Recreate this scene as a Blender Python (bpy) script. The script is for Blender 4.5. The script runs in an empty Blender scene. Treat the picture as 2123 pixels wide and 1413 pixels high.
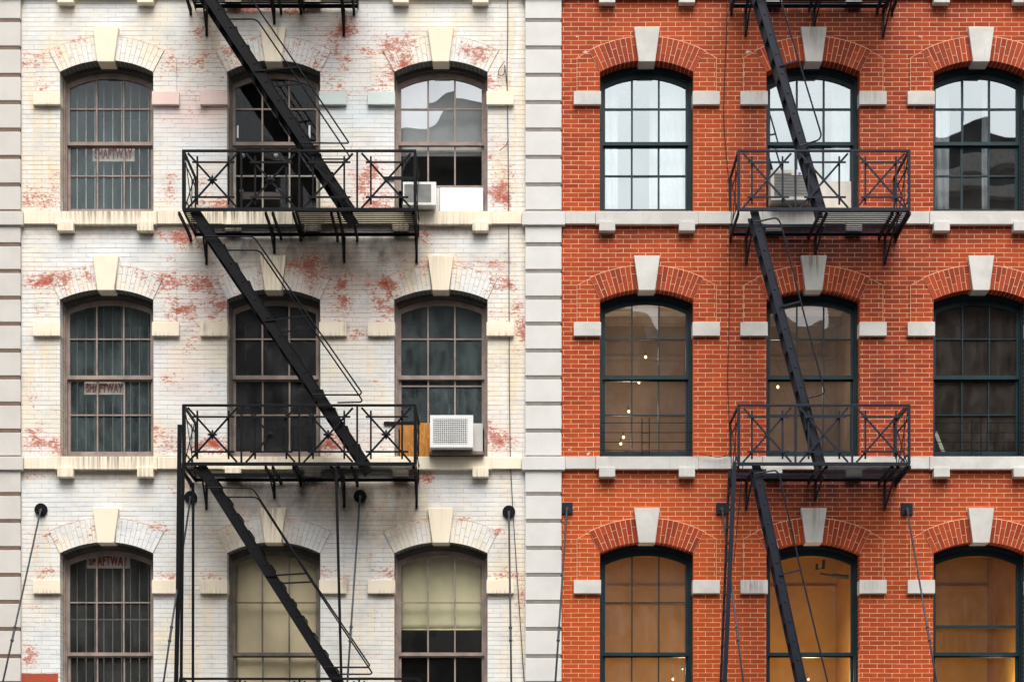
import bpy, bmesh, math, random
import numpy as np
from mathutils import Vector, Matrix, noise as mnoise

random.seed(7)
SC = bpy.context.scene
COL = SC.collection
# ------------------------------------------------------------------ survey of the place
# 144 photo pixels are one metre on the wall plane (y = 0); the camera stands 26.7 m in front of it at eye height
PPM, XH, YH, EYE, D = 144.0, 1061.5, 1850.0, 1.65, 26.7


def P(px, py, d=0.0):
    k = (D - d) / D
    return Vector(((px - XH) / PPM * k, -d, EYE + (YH - py) / PPM * k))


def X(px, d=0.0): return P(px, 0, d).x
def Z(py, d=0.0): return P(0, py, d).z


# ------------------------------------------------------------------ node helpers
def new_mat(name):
    m = bpy.data.materials.new(name)
    m.use_nodes = True
    nt = m.node_tree
    nt.nodes.clear()
    out = nt.nodes.new('ShaderNodeOutputMaterial')
    return m, nt, out


class G:
    """small node-graph writer"""
    def __init__(s, nt): s.nt = nt

    def n(s, t, **kw):
        nd = s.nt.nodes.new(t)
        for k, v in kw.items(): setattr(nd, k, v)
        return nd

    def put(s, sock, v):
        if isinstance(v, bpy.types.NodeSocket): s.nt.links.new(v, sock)
        elif v is not None:
            if sock.type == 'RGBA' and len(v) == 3: v = (*v, 1)
            sock.default_value = v

    def math(s, op, a, b=None, c=None, clamp=False):
        nd = s.n('ShaderNodeMath', operation=op, use_clamp=clamp)
        s.put(nd.inputs[0], a); s.put(nd.inputs[1], b)
        if c is not None: s.put(nd.inputs[2], c)
        return nd.outputs[0]

    def mix(s, f, a, b, blend='MIX'):
        nd = s.n('ShaderNodeMix', data_type='RGBA', blend_type=blend)
        s.put(nd.inputs[0], f); s.put(nd.inputs[6], a); s.put(nd.inputs[7], b)
        return nd.outputs[2]

    def ramp(s, f, lo, hi, a=0.0, b=1.0):
        nd = s.n('ShaderNodeMapRange', interpolation_type='SMOOTHSTEP')
        s.put(nd.inputs[0], f)
        for i, v in ((1, lo), (2, hi), (3, a), (4, b)): s.put(nd.inputs[i], v)
        return nd.outputs[0]

    def pos(s): return s.n('ShaderNodeNewGeometry').outputs['Position']

    def sep(s, v):
        nd = s.n('ShaderNodeSeparateXYZ'); s.put(nd.inputs[0], v); return nd.outputs

    def comb(s, x, y, z=0.0):
        nd = s.n('ShaderNodeCombineXYZ')
        s.put(nd.inputs[0], x); s.put(nd.inputs[1], y); s.put(nd.inputs[2], z); return nd.outputs[0]

    def vmul(s, v, k):
        nd = s.n('ShaderNodeVectorMath', operation='MULTIPLY'); s.put(nd.inputs[0], v); nd.inputs[1].default_value = k
        return nd.outputs[0]

    def noise(s, v, scale, detail=3.0, rough=0.55, dist=0.0):
        nd = s.n('ShaderNodeTexNoise')
        s.put(nd.inputs['Vector'], v); nd.inputs['Scale'].default_value = scale
        nd.inputs['Detail'].default_value = detail; nd.inputs['Roughness'].default_value = rough
        nd.inputs['Distortion'].default_value = dist
        return nd.outputs['Fac']

    def attr(s, name):
        nd = s.n('ShaderNodeAttribute', attribute_name=name); return nd

    def bsdf(s, color, rough=0.7, normal=None, spec=0.3, metallic=0.0, emit=None, emit_s=0.0):
        nd = s.n('ShaderNodeBsdfPrincipled')
        s.put(nd.inputs['Base Color'], color); s.put(nd.inputs['Roughness'], rough)
        nd.inputs['Specular IOR Level'].default_value = spec
        nd.inputs['Metallic'].default_value = metallic
        if normal is not None: s.put(nd.inputs['Normal'], normal)
        if emit is not None:
            s.put(nd.inputs['Emission Color'], emit); nd.inputs['Emission Strength'].default_value = emit_s
        return nd.outputs[0]

    def bump(s, h, strength=0.4, dist=0.01):
        nd = s.n('ShaderNodeBump'); s.put(nd.inputs['Height'], h)
        nd.inputs['Strength'].default_value = strength; nd.inputs['Distance'].default_value = dist
        return nd.outputs[0]

    def brick(s, v, w, h, mortar, off=0.5, smooth=0.15):
        nd = s.n('ShaderNodeTexBrick', offset=off, offset_frequency=2, squash=1.0)
        s.put(nd.inputs['Vector'], v)
        nd.inputs['Color1'].default_value = (0, 0, 0, 1); nd.inputs['Color2'].default_value = (1, 1, 1, 1)
        nd.inputs['Mortar'].default_value = (0.5, 0.5, 0.5, 1)
        nd.inputs['Scale'].default_value = 1.0; nd.inputs['Mortar Size'].default_value = mortar
        nd.inputs['Mortar Smooth'].default_value = smooth; nd.inputs['Bias'].default_value = 0.0
        nd.inputs['Brick Width'].default_value = w; nd.inputs['Row Height'].default_value = h
        return nd.outputs['Color'], nd.outputs['Fac']


def finish(nt, out, shader): nt.links.new(shader, out.inputs['Surface'])


COURSE = 0.0664
RED_OFF = 0.031


def wall_vec(g, wob=0.004):
    p = g.sep(g.pos())
    x = g.math('ADD', p[0], p[1])
    n = g.noise(g.pos(), 1.3, 2)
    z = g.math('ADD', p[2], g.math('MULTIPLY', g.math('SUBTRACT', n, 0.5), wob * 4))
    z = g.math('ADD', z, RED_OFF)
    return g.comb(g.math('ADD', x, 40.0), z), p


def mat_red_brick():
    m, nt, out = new_mat('red_brick'); g = G(nt)
    v, p = wall_vec(g)
    bc, fac = g.brick(v, 0.215, COURSE, 0.0037)
    rnd = g.sep(bc)[0]
    big = g.noise(g.pos(), 0.8, 3)
    fine = g.noise(g.pos(), 38, 4, 0.65)
    c = g.mix(rnd, (0.235, 0.026, 0.0065), (0.43, 0.057, 0.0105))
    c = g.mix(g.ramp(g.noise(g.vmul(g.pos(), (4.7, 1, 14.7)), 1.0, 1), 0.60, 0.68), c, (0.22, 0.028, 0.010))
    c = g.mix(g.ramp(big, 0.35, 0.75, 0.0, 0.4), c, (0.49, 0.071, 0.011))
    c = g.mix(g.ramp(fine, 0.35, 0.75, 0.0, 0.4), c, (0.26, 0.032, 0.009))
    a = g.attr('stain_shade').outputs['Color']; st = g.sep(a)
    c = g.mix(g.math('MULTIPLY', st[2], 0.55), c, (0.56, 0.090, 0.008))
    c = g.mix(g.math('MULTIPLY', st[0], g.ramp(g.noise(g.vmul(g.pos(), (2.2, 1, 0.9)), 1.5, 4), 0.2, 0.65), clamp=True), c, (0.11, 0.020, 0.016))  # wine-dark stain together with painted shade below the platforms
    dirt = g.noise(g.pos(), 5.0, 4, 0.6)
    mort = g.mix(g.ramp(dirt, 0.35, 0.7), (0.84, 0.53, 0.31), (0.62, 0.33, 0.165))
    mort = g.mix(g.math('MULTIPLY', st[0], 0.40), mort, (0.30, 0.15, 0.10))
    mf = g.math('MULTIPLY', fac, g.ramp(g.noise(g.pos(), 9.0, 3), 0.22, 0.5, 0.62, 1.0))
    c = g.mix(mf, c, mort)
    sp = g.math('ADD', g.math('MULTIPLY', st[1], 0.55), g.math('MULTIPLY', g.noise(g.pos(), 30, 4, 0.7), 0.6))
    c = g.mix(g.ramp(sp, 0.66, 0.72), c, (0.62, 0.47, 0.38))
    bl = g.ramp(g.noise(g.pos(), 6.0, 6, 0.75), 0.70, 0.78, 0, 0.22)
    c = g.mix(bl, c, (0.58, 0.27, 0.20))
    h = g.math('SUBTRACT', g.math('MULTIPLY', fine, 0.3), fac)
    finish(nt, out, g.bsdf(c, 0.72, g.bump(h, 0.5, 0.006), 0.25))
    return m


def mat_red_voussoir():
    m, nt, out = new_mat('red_voussoir'); g = G(nt)
    rnd = g.attr('tone').outputs['Fac']
    fine = g.noise(g.pos(), 34, 4, 0.65)
    c = g.mix(rnd, (0.23, 0.025, 0.0065), (0.42, 0.056, 0.0105))
    c = g.mix(g.ramp(fine, 0.35, 0.75, 0.0, 0.4), c, (0.21, 0.030, 0.012))
    finish(nt, out, g.bsdf(c, 0.7, g.bump(fine, 0.25, 0.004), 0.25))
    return m


def plain(name, col, rough=0.7, spec=0.3, var=0.25, scale=8.0, dark=None, bump=0.15, metallic=0.0):
    m, nt, out = new_mat(name); g = G(nt)
    n1 = g.noise(g.pos(), scale, 5, 0.6)
    dk = dark or tuple(c * (1 - var) for c in col)
    c = g.mix(g.ramp(n1, 0.3, 0.72), col, dk)
    n2 = g.noise(g.pos(), scale * 7, 3, 0.6)
    c = g.mix(g.ramp(n2, 0.45, 0.8, 0, var), c, dk)
    finish(nt, out, g.bsdf(c, rough, g.bump(n2, bump, 0.004), spec, metallic))
    return m


def mat_painted(name, bricks=True):
    """white paint, yellowed and tinted, peeling off red brick"""
    m, nt, out = new_mat(name); g = G(nt)
    v, p = wall_vec(g, 0.006)
    pos = g.pos()
    a1 = g.sep(g.attr('wear').outputs['Color'])      # peel, soot, warm
    a2 = g.sep(g.attr('tint').outputs['Color'])      # pink, blue, red band
    low = g.noise(pos, 0.9, 4, 0.6)
    mid = g.noise(pos, 3.2, 5, 0.62)
    c = g.mix(g.ramp(low, 0.46, 0.68), (0.78, 0.79, 0.78), (0.85, 0.77, 0.61))
    vs = g.noise(g.vmul(pos, (7.0, 1, 0.8)), 1.2, 5, 0.62)
    warm = g.math('ADD', g.math('MULTIPLY', a1[2], 1.0), g.ramp(g.noise(pos, 1.7, 6, 0.68), 0.48, 0.70, 0, 0.5))
    c = g.mix(g.math('MULTIPLY', warm, g.ramp(vs, 0.32, 0.66), clamp=True), c, (0.84, 0.67, 0.42))
    c = g.mix(g.ramp(g.noise(g.vmul(pos, (1, 1, 1.7)), 2.0, 6, 0.68), 0.46, 0.68, 0, 0.62), c, (0.56, 0.58, 0.60))
    c = g.mix(g.math('MULTIPLY', a2[0], 0.75), c, (0.84, 0.62, 0.58))
    c = g.mix(g.math('MULTIPLY', a2[1], 0.75), c, (0.66, 0.77, 0.84))
    if bricks:
        bc, fac = g.brick(v, 0.213, COURSE, 0.0040, smooth=0.35)
        rnd = g.sep(bc)[0]
        c = g.mix(g.math('MULTIPLY', rnd, 0.20), c, (0.58, 0.54, 0.48))
        zz = g.math('FRACT', g.math('DIVIDE', g.sep(v)[1], COURSE))
        tri = g.math('ABSOLUTE', g.math('SUBTRACT', zz, 0.5))
        hl = g.ramp(tri, 0.425, 0.47)
        ln = g.noise(g.vmul(pos, (0.8, 1, 13.0)), 1.6, 5, 0.72)
        hl = g.math('MULTIPLY', hl, g.ramp(ln, 0.38, 0.56, 0.22, 1.0))
        vl = g.math('MULTIPLY', fac, g.ramp(g.noise(pos, 5.0, 3), 0.40, 0.62, 0.10, 0.55))
        line = g.math('MAXIMUM', hl, vl)
        c = g.mix(line, c, g.mix(g.ramp(mid, 0.45, 0.6), (0.22, 0.20, 0.18), (0.40, 0.26, 0.16)))
    else:
        line = None
    # rust and soot
    rr = g.math('MULTIPLY', a1[1], g.ramp(g.noise(pos, 2.1, 4, 0.6), 0.48, 0.66, 0.0, 0.6), clamp=True)
    c = g.mix(rr, c, (0.50, 0.34, 0.16))
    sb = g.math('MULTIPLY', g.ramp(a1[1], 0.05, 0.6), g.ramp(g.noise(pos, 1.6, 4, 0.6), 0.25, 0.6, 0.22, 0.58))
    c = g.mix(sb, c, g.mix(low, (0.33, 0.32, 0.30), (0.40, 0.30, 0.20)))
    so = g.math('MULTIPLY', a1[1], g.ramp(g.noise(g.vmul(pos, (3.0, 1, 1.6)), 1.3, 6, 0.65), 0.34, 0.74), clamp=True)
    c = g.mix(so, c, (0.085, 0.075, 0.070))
    # worn-through paint: soft blush, fine speckle, streaks along the joints, then bare flakes
    f1 = g.noise(g.vmul(pos, (8.0, 8.0, 15.0)), 1.0, 8, 0.74, 0.6)
    f2 = g.noise(g.vmul(pos, (2.2, 2.2, 3.4)), 1.0, 5, 0.62)
    f3 = g.noise(g.vmul(pos, (24.0, 24.0, 38.0)), 1.0, 5, 0.70)
    pk = g.math('ADD', g.math('MULTIPLY', a1[0], g.ramp(f2, 0.30, 0.66, 0.35, 1.15)), g.ramp(f2, 0.52, 0.76, 0.0, 0.52))
    c = g.mix(g.ramp(g.math('MULTIPLY', pk, g.ramp(f1, 0.30, 0.62)), 0.06, 0.80, 0, 0.66), c, (0.78, 0.51, 0.40))
    if line is not None:
        jl = g.math('MULTIPLY', g.math('MAXIMUM', g.ramp(tri, 0.36, 0.47), g.math('MULTIPLY', fac, 0.7)), g.ramp(f1, 0.42, 0.60))
        c = g.mix(g.math('MULTIPLY', jl, g.ramp(pk, 0.20, 0.75, 0, 0.8)), c, (0.40, 0.11, 0.06))
    t2 = g.math('ADD', g.math('ADD', g.math('MULTIPLY', f3, 0.62), g.math('MULTIPLY', f1, 0.38)), g.math('MULTIPLY', pk, 0.19))
    redc = g.mix(f3, (0.54, 0.17, 0.105), (0.30, 0.060, 0.040))
    c = g.mix(g.ramp(t2, 0.612, 0.655, 0, 0.78), c, redc)
    t = g.math('ADD', f1, g.math('MULTIPLY', g.math('SUBTRACT', f3, 0.5), 0.16))
    t = g.math('ADD', t, g.math('MULTIPLY', pk, 0.285))
    if line is not None:
        t = g.math('ADD', t, g.math('MULTIPLY', g.ramp(tri, 0.34, 0.48), 0.04))
        t = g.math('ADD', t, g.math('MULTIPLY', g.math('SUBTRACT', rnd, 0.5), 0.09))
    c = g.mix(g.ramp(t, 0.815, 0.85, 0, 0.85), c, redc)
    c = g.mix(g.ramp(t, 0.890, 0.915), c, (0.44, 0.070, 0.030))
    ed = g.math('ADD', a2[2], g.math('MULTIPLY', g.math('SUBTRACT', f1, 0.5), 0.5))
    c = g.mix(g.ramp(ed, 0.5, 0.56), c, (0.40, 0.070, 0.035))
    h = g.math('MULTIPLY', f1, 0.4)
    if line is not None: h = g.math('SUBTRACT', h, line)
    h = g.math('SUBTRACT', h, g.ramp(t, 0.79, 0.83, 0, 0.5))
    finish(nt, out, g.bsdf(c, 0.62, g.bump(h, 0.45, 0.006), 0.3))
    return m


def mat_stone(name, col, dark, streak=0.3, streak_col=(0.10, 0.09, 0.08), runs=0.0):
    m, nt, out = new_mat(name); g = G(nt)
    pos = g.pos()
    n1 = g.noise(pos, 2.6, 5, 0.6); n2 = g.noise(pos, 45, 3, 0.6)
    c = g.mix(g.ramp(n1, 0.35, 0.7), col, dark)
    c = g.mix(g.ramp(n2, 0.4, 0.8, 0, 0.22), c, dark)
    c = g.mix(g.ramp(g.noise(g.vmul(pos, (0.25, 0.2, 2.6)), 1.0, 2), 0.4, 0.65, 0, 0.5), c, dark)
    vs = g.noise(g.vmul(pos, (16.0, 2, 1.3)), 1.0, 5, 0.7)
    gate = g.ramp(g.noise(pos, 1.1, 3), 0.40, 0.62)
    c = g.mix(g.math('MULTIPLY', g.ramp(vs, 0.56, 0.72, 0, streak), gate), c, streak_col)
    if runs:
        a = g.sep(g.attr('wear').outputs['Color'])
        vr = g.noise(g.vmul(pos, (34.0, 2, 1.0)), 1.0, 4, 0.7)
        c = g.mix(g.math('MULTIPLY', a[1], g.ramp(vr, 0.42, 0.62, 0, runs)), c, (0.12, 0.10, 0.06))
    finish(nt, out, g.bsdf(c, 0.8, g.bump(g.math('ADD', n2, n1), 0.25, 0.004), 0.2))
    return m


def mat_glass(name, refl, dust=0.05, dust_col=(0.55, 0.56, 0.55), tint=(0.9, 0.93, 0.92), wave=0.0, rough=0.01, low_dust=0.0, col=(0.95, 0.98, 1.0)):
    m, nt, out = new_mat(name); g = G(nt)
    pos = g.pos()
    nb = g.noise(g.vmul(pos, (1.0, 1.0, 0.7)), 1.1, 1.0, 0.4)
    nrm = g.bump(nb, min(1.0, wave), 0.05) if wave else None
    tr = g.n('ShaderNodeBsdfTransparent'); tr.inputs[0].default_value = (*tint, 1)
    gl = g.n('ShaderNodeBsdfGlossy'); gl.inputs['Roughness'].default_value = rough
    gl.inputs['Color'].default_value = (*col, 1)
    if nrm is not None: nt.links.new(nrm, gl.inputs['Normal'])
    mx = g.n('ShaderNodeMixShader'); mx.inputs[0].default_value = refl
    nt.links.new(tr.outputs[0], mx.inputs[1]); nt.links.new(gl.outputs[0], mx.inputs[2])
    df = g.n('ShaderNodeBsdfDiffuse'); df.inputs[0].default_value = (*dust_col, 1)
    d = g.noise(g.vmul(pos, (1, 1, 0.55)), 5.0, 5, 0.65)
    f = g.ramp(d, 0.25, 0.8, dust * 0.35, dust * 1.7)
    fine = g.ramp(g.noise(pos, 90, 2, 0.7), 0.62, 0.78, 0.0, dust * 0.9)
    f = g.math('ADD', f, fine)
    if low_dust:
        st = g.noise(g.vmul(pos, (22, 1, 1.0)), 1.0, 4, 0.7)
        f = g.math('ADD', f, g.ramp(st, 0.45, 0.75, 0, low_dust))
    m2 = g.n('ShaderNodeMixShader'); g.put(m2.inputs[0], f)
    nt.links.new(mx.outputs[0], m2.inputs[1]); nt.links.new(df.outputs[0], m2.inputs[2])
    finish(nt, out, m2.outputs[0])
    return m


def mat_emit(name, col, strength):
    m, nt, out = new_mat(name)
    e = nt.nodes.new('ShaderNodeEmission'); e.inputs[0].default_value = (*col, 1); e.inputs[1].default_value = strength
    finish(nt, out, e.outputs[0])
    return m


def mat_wood_grain():
    m, nt, out = new_mat('plywood'); g = G(nt)
    pos = g.pos()
    n = g.noise(g.vmul(pos, (9.0, 2, 1.1)), 1.0, 3, 0.5, 1.6)
    w = g.math('FRACT', g.math('MULTIPLY', n, 9.0))
    c = g.mix(g.ramp(w, 0.0, 0.6), (0.56, 0.27, 0.055), (0.36, 0.14, 0.025))
    finish(nt, out, g.bsdf(c, 0.5))
    return m


M = {}
M['red'] = mat_red_brick()
M['vouss'] = mat_red_voussoir()
M['mortar'] = plain('mortar', (0.82, 0.53, 0.32), var=0.3)
M['paint'] = mat_painted('peeling_painted_brick')
M['paint_flat'] = mat_painted('peeling_painted_voussoir', False)
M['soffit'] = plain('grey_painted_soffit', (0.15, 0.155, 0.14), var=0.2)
M['head'] = plain('dark_frame_head', (0.115, 0.105, 0.092), 0.6, var=0.3)
M['joint'] = plain('painted_joint', (0.60, 0.50, 0.40), var=0.6)
M['cream'] = mat_stone('cream_painted_stone', (0.89, 0.80, 0.64), (0.84, 0.74, 0.57), 0.12, (0.50, 0.32, 0.15), runs=0.85)
M['pinkst'] = mat_stone('pink_painted_stone', (0.84, 0.67, 0.61), (0.78, 0.60, 0.53), 0.3, (0.45, 0.28, 0.16))
M['bluest'] = mat_stone('blue_painted_stone', (0.62, 0.69, 0.67), (0.55, 0.63, 0.58), 0.3, (0.40, 0.36, 0.26))
M['lime'] = mat_stone('pale_limestone', (0.66, 0.645, 0.61), (0.52, 0.505, 0.47), 0.35, (0.22, 0.20, 0.17), runs=0.8)
M['quoin'] = mat_stone('grey_painted_stone', (0.70, 0.69, 0.66), (0.63, 0.62, 0.59), 0.12, (0.42, 0.38, 0.33))
M['quoinw'] = mat_stone('beige_grey_stone', (0.63, 0.60, 0.56), (0.57, 0.54, 0.50), 0.14, (0.40, 0.34, 0.28))
M['groove'] = plain('pilaster_groove', (0.27, 0.245, 0.215), var=0.2)
M['groovew'] = plain('brown_pilaster_groove', (0.20, 0.135, 0.10), var=0.2)
M['wood'] = plain('weathered_brown_frame', (0.37, 0.285, 0.245), 0.6, var=0.45, scale=6, dark=(0.22, 0.18, 0.16))
M['wood_d'] = plain('grey_brown_frame', (0.22, 0.19, 0.16), 0.6, var=0.45, scale=6)
M['teal'] = plain('dark_teal_frame', (0.007, 0.032, 0.042), 0.45, 0.35, var=0.35, scale=10)
M['muntin_w'] = plain('pale_muntin', (0.52, 0.48, 0.42), 0.6, var=0.4)
M['iron'] = plain('black_iron', (0.0055, 0.0055, 0.0075), 0.6, 0.14, var=0.3, scale=12)
M['iron2'] = plain('blue_black_iron', (0.014, 0.018, 0.030), 0.55, 0.22, var=0.35, scale=12)
M['rod'] = plain('grey_iron_rod', (0.045, 0.048, 0.055), 0.5, 0.3, var=0.4, scale=20)
M['dark'] = plain('dark_room', (0.030, 0.028, 0.027), 0.9, 0.1)
M['brownroom'] = plain('brown_room', (0.40, 0.30, 0.245), 0.9, 0.1, var=0.4, scale=1.2)
M['amber'] = plain('ochre_room', (0.62, 0.36, 0.085), 0.9, 0.1, var=0.3, scale=1.3)
M['paleroom'] = plain('pale_room', (0.55, 0.60, 0.62), 0.9, 0.1, var=0.1, scale=1.2)
M['cloth'] = plain('white_cloth', (0.84, 0.86, 0.86), 0.9, 0.1, var=0.08)
M['shade_tan'] = plain('tan_roller_shade', (0.86, 0.69, 0.46), 0.9, 0.1, var=0.12, scale=1.5)
M['shade_green'] = plain('greenish_roller_shade', (0.80, 0.71, 0.46), 0.9, 0.1, var=0.15, scale=1.5)
M['shade_white'] = plain('white_roller_shade', (0.80, 0.80, 0.80), 0.9, 0.1, var=0.08, scale=1.5)
M['ac'] = plain('white_enamel', (0.78, 0.78, 0.76), 0.4, 0.4, var=0.06)
M['ac_old'] = plain('ivory_enamel', (0.66, 0.63, 0.57), 0.45, 0.4, var=0.15)
M['ac_dark'] = plain('grille_shadow', (0.08, 0.08, 0.085), 0.6)
M['ac_slat'] = plain('grille_slat', (0.40, 0.40, 0.38), 0.5, var=0.2)
M['ac_blue'] = plain('blue_badge', (0.03, 0.16, 0.62), 0.4)
M['board'] = plain('white_board', (0.83, 0.83, 0.83), 0.6, var=0.04)
M['ply'] = mat_wood_grain()
M['signb'] = plain('cream_sign_board', (0.86, 0.73, 0.64), 0.7, var=0.15)
M['signr'] = plain('red_sign_lettering', (0.46, 0.025, 0.035), 0.6, var=0.2)
M['bars'] = plain('pale_bars', (0.26, 0.26, 0.23), 0.6, var=0.3)
M['bars_pale'] = plain('cream_bars', (0.70, 0.70, 0.62), 0.6, var=0.2)
M['cable'] = plain('black_cable', (0.02, 0.018, 0.018), 0.6)
M['asphalt'] = plain('asphalt', (0.055, 0.055, 0.056), 0.9, 0.2, var=0.3, scale=2)
M['concrete'] = plain('concrete_pavement', (0.25, 0.24, 0.23), 0.9, 0.2, var=0.2, scale=2)
M['far'] = plain('far_facade', (0.20, 0.17, 0.15), 0.85, 0.2, var=0.3, scale=0.4)
M['fart'] = plain('far_trim', (0.50, 0.47, 0.43), 0.85, 0.2)
M['farw'] = plain('far_window', (0.03, 0.035, 0.04), 0.2, 0.5)
M['roof'] = plain('tar_roof', (0.06, 0.06, 0.06), 0.9, 0.1)
M['bulb'] = mat_emit('lit_bulb', (1.0, 0.60, 0.22), 3.2)
M['globe'] = plain('frosted_globe', (0.55, 0.56, 0.58), 0.2, 0.5)

M['ceil'] = plain('room_ceiling', (0.62, 0.57, 0.48), 0.9, 0.1)
GL = {
    'dirty': mat_glass('dirty_glass', 0.06, 0.16, (0.22, 0.32, 0.335), low_dust=0.05),
    'dirty2': mat_glass('grimy_glass', 0.06, 0.20, (0.20, 0.26, 0.265), low_dust=0.10),
    'shaft': mat_glass('shaft_glass', 0.05, 0.11, (0.26, 0.265, 0.26), low_dust=0.04),
    'black': mat_glass('black_glass', 0.03, 0.008, (0.5, 0.5, 0.5)),
    'grey': mat_glass('grey_glass', 0.05, 0.16, (0.19, 0.195, 0.205), low_dust=0.03),
    'blind': mat_glass('clear_glass', 0.05, 0.03, (0.4, 0.4, 0.38)),
    'mirror': mat_glass('wavy_glass', 0.42, 0.02, wave=0.32, tint=(0.8, 0.85, 0.85)),
    'sky': mat_glass('sky_glass', 0.44, 0.02, (0.7, 0.72, 0.72), wave=0.10, tint=(0.88, 0.93, 0.95), col=(0.88, 0.97, 0.98)),
    'skyd': mat_glass('sky_glass_wavy', 0.42, 0.015, (0.7, 0.72, 0.72), wave=0.16, tint=(0.85, 0.9, 0.93), col=(0.88, 0.96, 0.98)),
    'warm': mat_glass('room_glass', 0.15, 0.07, (0.40, 0.33, 0.29), wave=0.4, low_dust=0.03),
    'warm2': mat_glass('dusty_room_glass', 0.05, 0.12, (0.25, 0.205, 0.18), low_dust=0.06),
    'amber': mat_glass('amber_room_glass', 0.08, 0.05, (0.45, 0.38, 0.30), wave=0.25, low_dust=0.04),
    'amber2': mat_glass('hazy_amber_glass', 0.13, 0.13, (0.48, 0.36, 0.27), wave=0.4, low_dust=0.08),
}


# ------------------------------------------------------------------ object helpers
class Root:
    pass


def thing(name, label, cat, loc, group=None):
    o = bpy.data.objects.new(name, None); COL.objects.link(o)
    o.location = loc; o['label'] = label; o['category'] = cat
    if group: o['group'] = group
    o.empty_display_size = 0.3
    return o


def origin_of(parent):
    v = Vector((0, 0, 0))
    while parent is not None:
        v += Vector(parent.location); parent = parent.parent
    return v


def build(name, bm, mats, parent=None, smooth=False, recalc=True, at=None, label=None):
    """links the bmesh (written in world coordinates) as one mesh object; `at` puts its origin there"""
    if recalc: bmesh.ops.recalc_face_normals(bm, faces=bm.faces[:])
    org = Vector(at) if at is not None else (origin_of(parent) if parent else Vector((0, 0, 0)))
    bmesh.ops.translate(bm, verts=bm.verts[:], vec=-org)
    me = bpy.data.meshes.new(name)
    bm.to_mesh(me); bm.free()
    if not isinstance(mats, (list, tuple)): mats = [mats]
    for m in mats: me.materials.append(m)
    if smooth:
        for p in me.polygons: p.use_smooth = True
    o = bpy.data.objects.new(name, me); COL.objects.link(o)
    if parent is not None:
        o.parent = parent
        o.location = org - origin_of(parent)
    else:
        o.location = org
    if label: o['label'] = label
    return o


def tag(o, label, cat, group=None):
    o['label'] = label; o['category'] = cat
    if group: o['group'] = group
    return o


def base_of(bm):
    xs = [v.co.x for v in bm.verts]; ys = [v.co.y for v in bm.verts]; zs = [v.co.z for v in bm.verts]
    return Vector(((min(xs) + max(xs)) / 2, (min(ys) + max(ys)) / 2, min(zs)))


def solo(name, bm, mats, label, cat, group=None, smooth=False):
    return tag(build(name, bm, mats, None, smooth, at=base_of(bm)), label, cat, group)


def box(bm, x0, x1, y0, y1, z0, z1, bev=0.0, mat=0):
    t = bmesh.new()
    vs = [t.verts.new((x, y, z)) for x in (x0, x1) for y in (y0, y1) for z in (z0, z1)]
    for f in ((0, 1, 3, 2), (4, 6, 7, 5), (0, 4, 5, 1), (2, 3, 7, 6), (0, 2, 6, 4), (1, 5, 7, 3)):
        t.faces.new([vs[i] for i in f])
    bmesh.ops.recalc_face_normals(t, faces=t.faces[:])
    if bev: bmesh.ops.bevel(t, geom=t.edges[:], offset=bev, segments=2, profile=0.6, affect='EDGES')
    merge(bm, t, mat)


def merge(bm, t, mat=0):
    mp = {v: bm.verts.new(v.co) for v in t.verts}
    for f in t.faces:
        try:
            nf = bm.faces.new([mp[v] for v in f.verts]); nf.material_index = mat
        except ValueError:
            pass
    t.free()


def bar(bm, p0, p1, w, h, up=(0, 1, 0), mat=0):
    """rectangular bar: w across, h along `up`"""
    p0, p1 = Vector(p0), Vector(p1)
    d = (p1 - p0).normalized(); up = Vector(up)
    s = d.cross(up)
    if s.length < 1e-5: s = d.cross(Vector((1, 0, 0)))
    s.normalize(); u = s.cross(d).normalized()
    c = []
    for p in (p0, p1):
        for a, b in ((-1, -1), (1, -1), (1, 1), (-1, 1)):
            c.append(bm.verts.new(p + s * (a * w / 2) + u * (b * h / 2)))
    for f in ((3, 2, 1, 0), (4, 5, 6, 7), (0, 1, 5, 4), (1, 2, 6, 5), (2, 3, 7, 6), (3, 0, 4, 7)):
        bm.faces.new([c[i] for i in f]).material_index = mat


def tube(bm, pts, r, seg=8, mat=0):
    pts = [Vector(p) for p in pts]
    rings = []
    for i, p in enumerate(pts):
        d = (pts[min(i + 1, len(pts) - 1)] - pts[max(i - 1, 0)]).normalized()
        a = d.cross(Vector((0, 1, 0)))
        if a.length < 1e-4: a = d.cross(Vector((1, 0, 0)))
        a.normalize(); b = d.cross(a).normalized()
        rr = r[i] if isinstance(r, (list, tuple)) else r
        rings.append([bm.verts.new(p + a * rr * math.cos(t) + b * rr * math.sin(t)) for t in [2 * math.pi * k / seg for k in range(seg)]])
    for q, w in zip(rings, rings[1:]):
        for k in range(seg):
            bm.faces.new((q[k], q[(k + 1) % seg], w[(k + 1) % seg], w[k])).material_index = mat
    bm.faces.new(rings[0][::-1]).material_index = mat
    bm.faces.new(rings[-1]).material_index = mat


def smooth_path(pts, rad=0.06, n=4):
    """rounds the corners of a polyline"""
    pts = [Vector(p) for p in pts]
    out = [pts[0]]
    for a, b, c in zip(pts, pts[1:], pts[2:]):
        r = min(rad, (a - b).length * 0.45, (c - b).length * 0.45)
        s, e = b + (a - b).normalized() * r, b + (c - b).normalized() * r
        for k in range(n + 1):
            t = k / n
            out.append((1 - t) ** 2 * s + 2 * t * (1 - t) * b + t * t * e)
    out.append(pts[-1])
    return out


def disc(bm, c, r, depth, axis='Y', seg=24, mat=0):
    c = Vector(c)
    n = Vector((0, 1, 0)) if axis == 'Y' else Vector((0, 0, 1))
    tube(bm, [c, c + n * depth], r, seg, mat)


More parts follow.
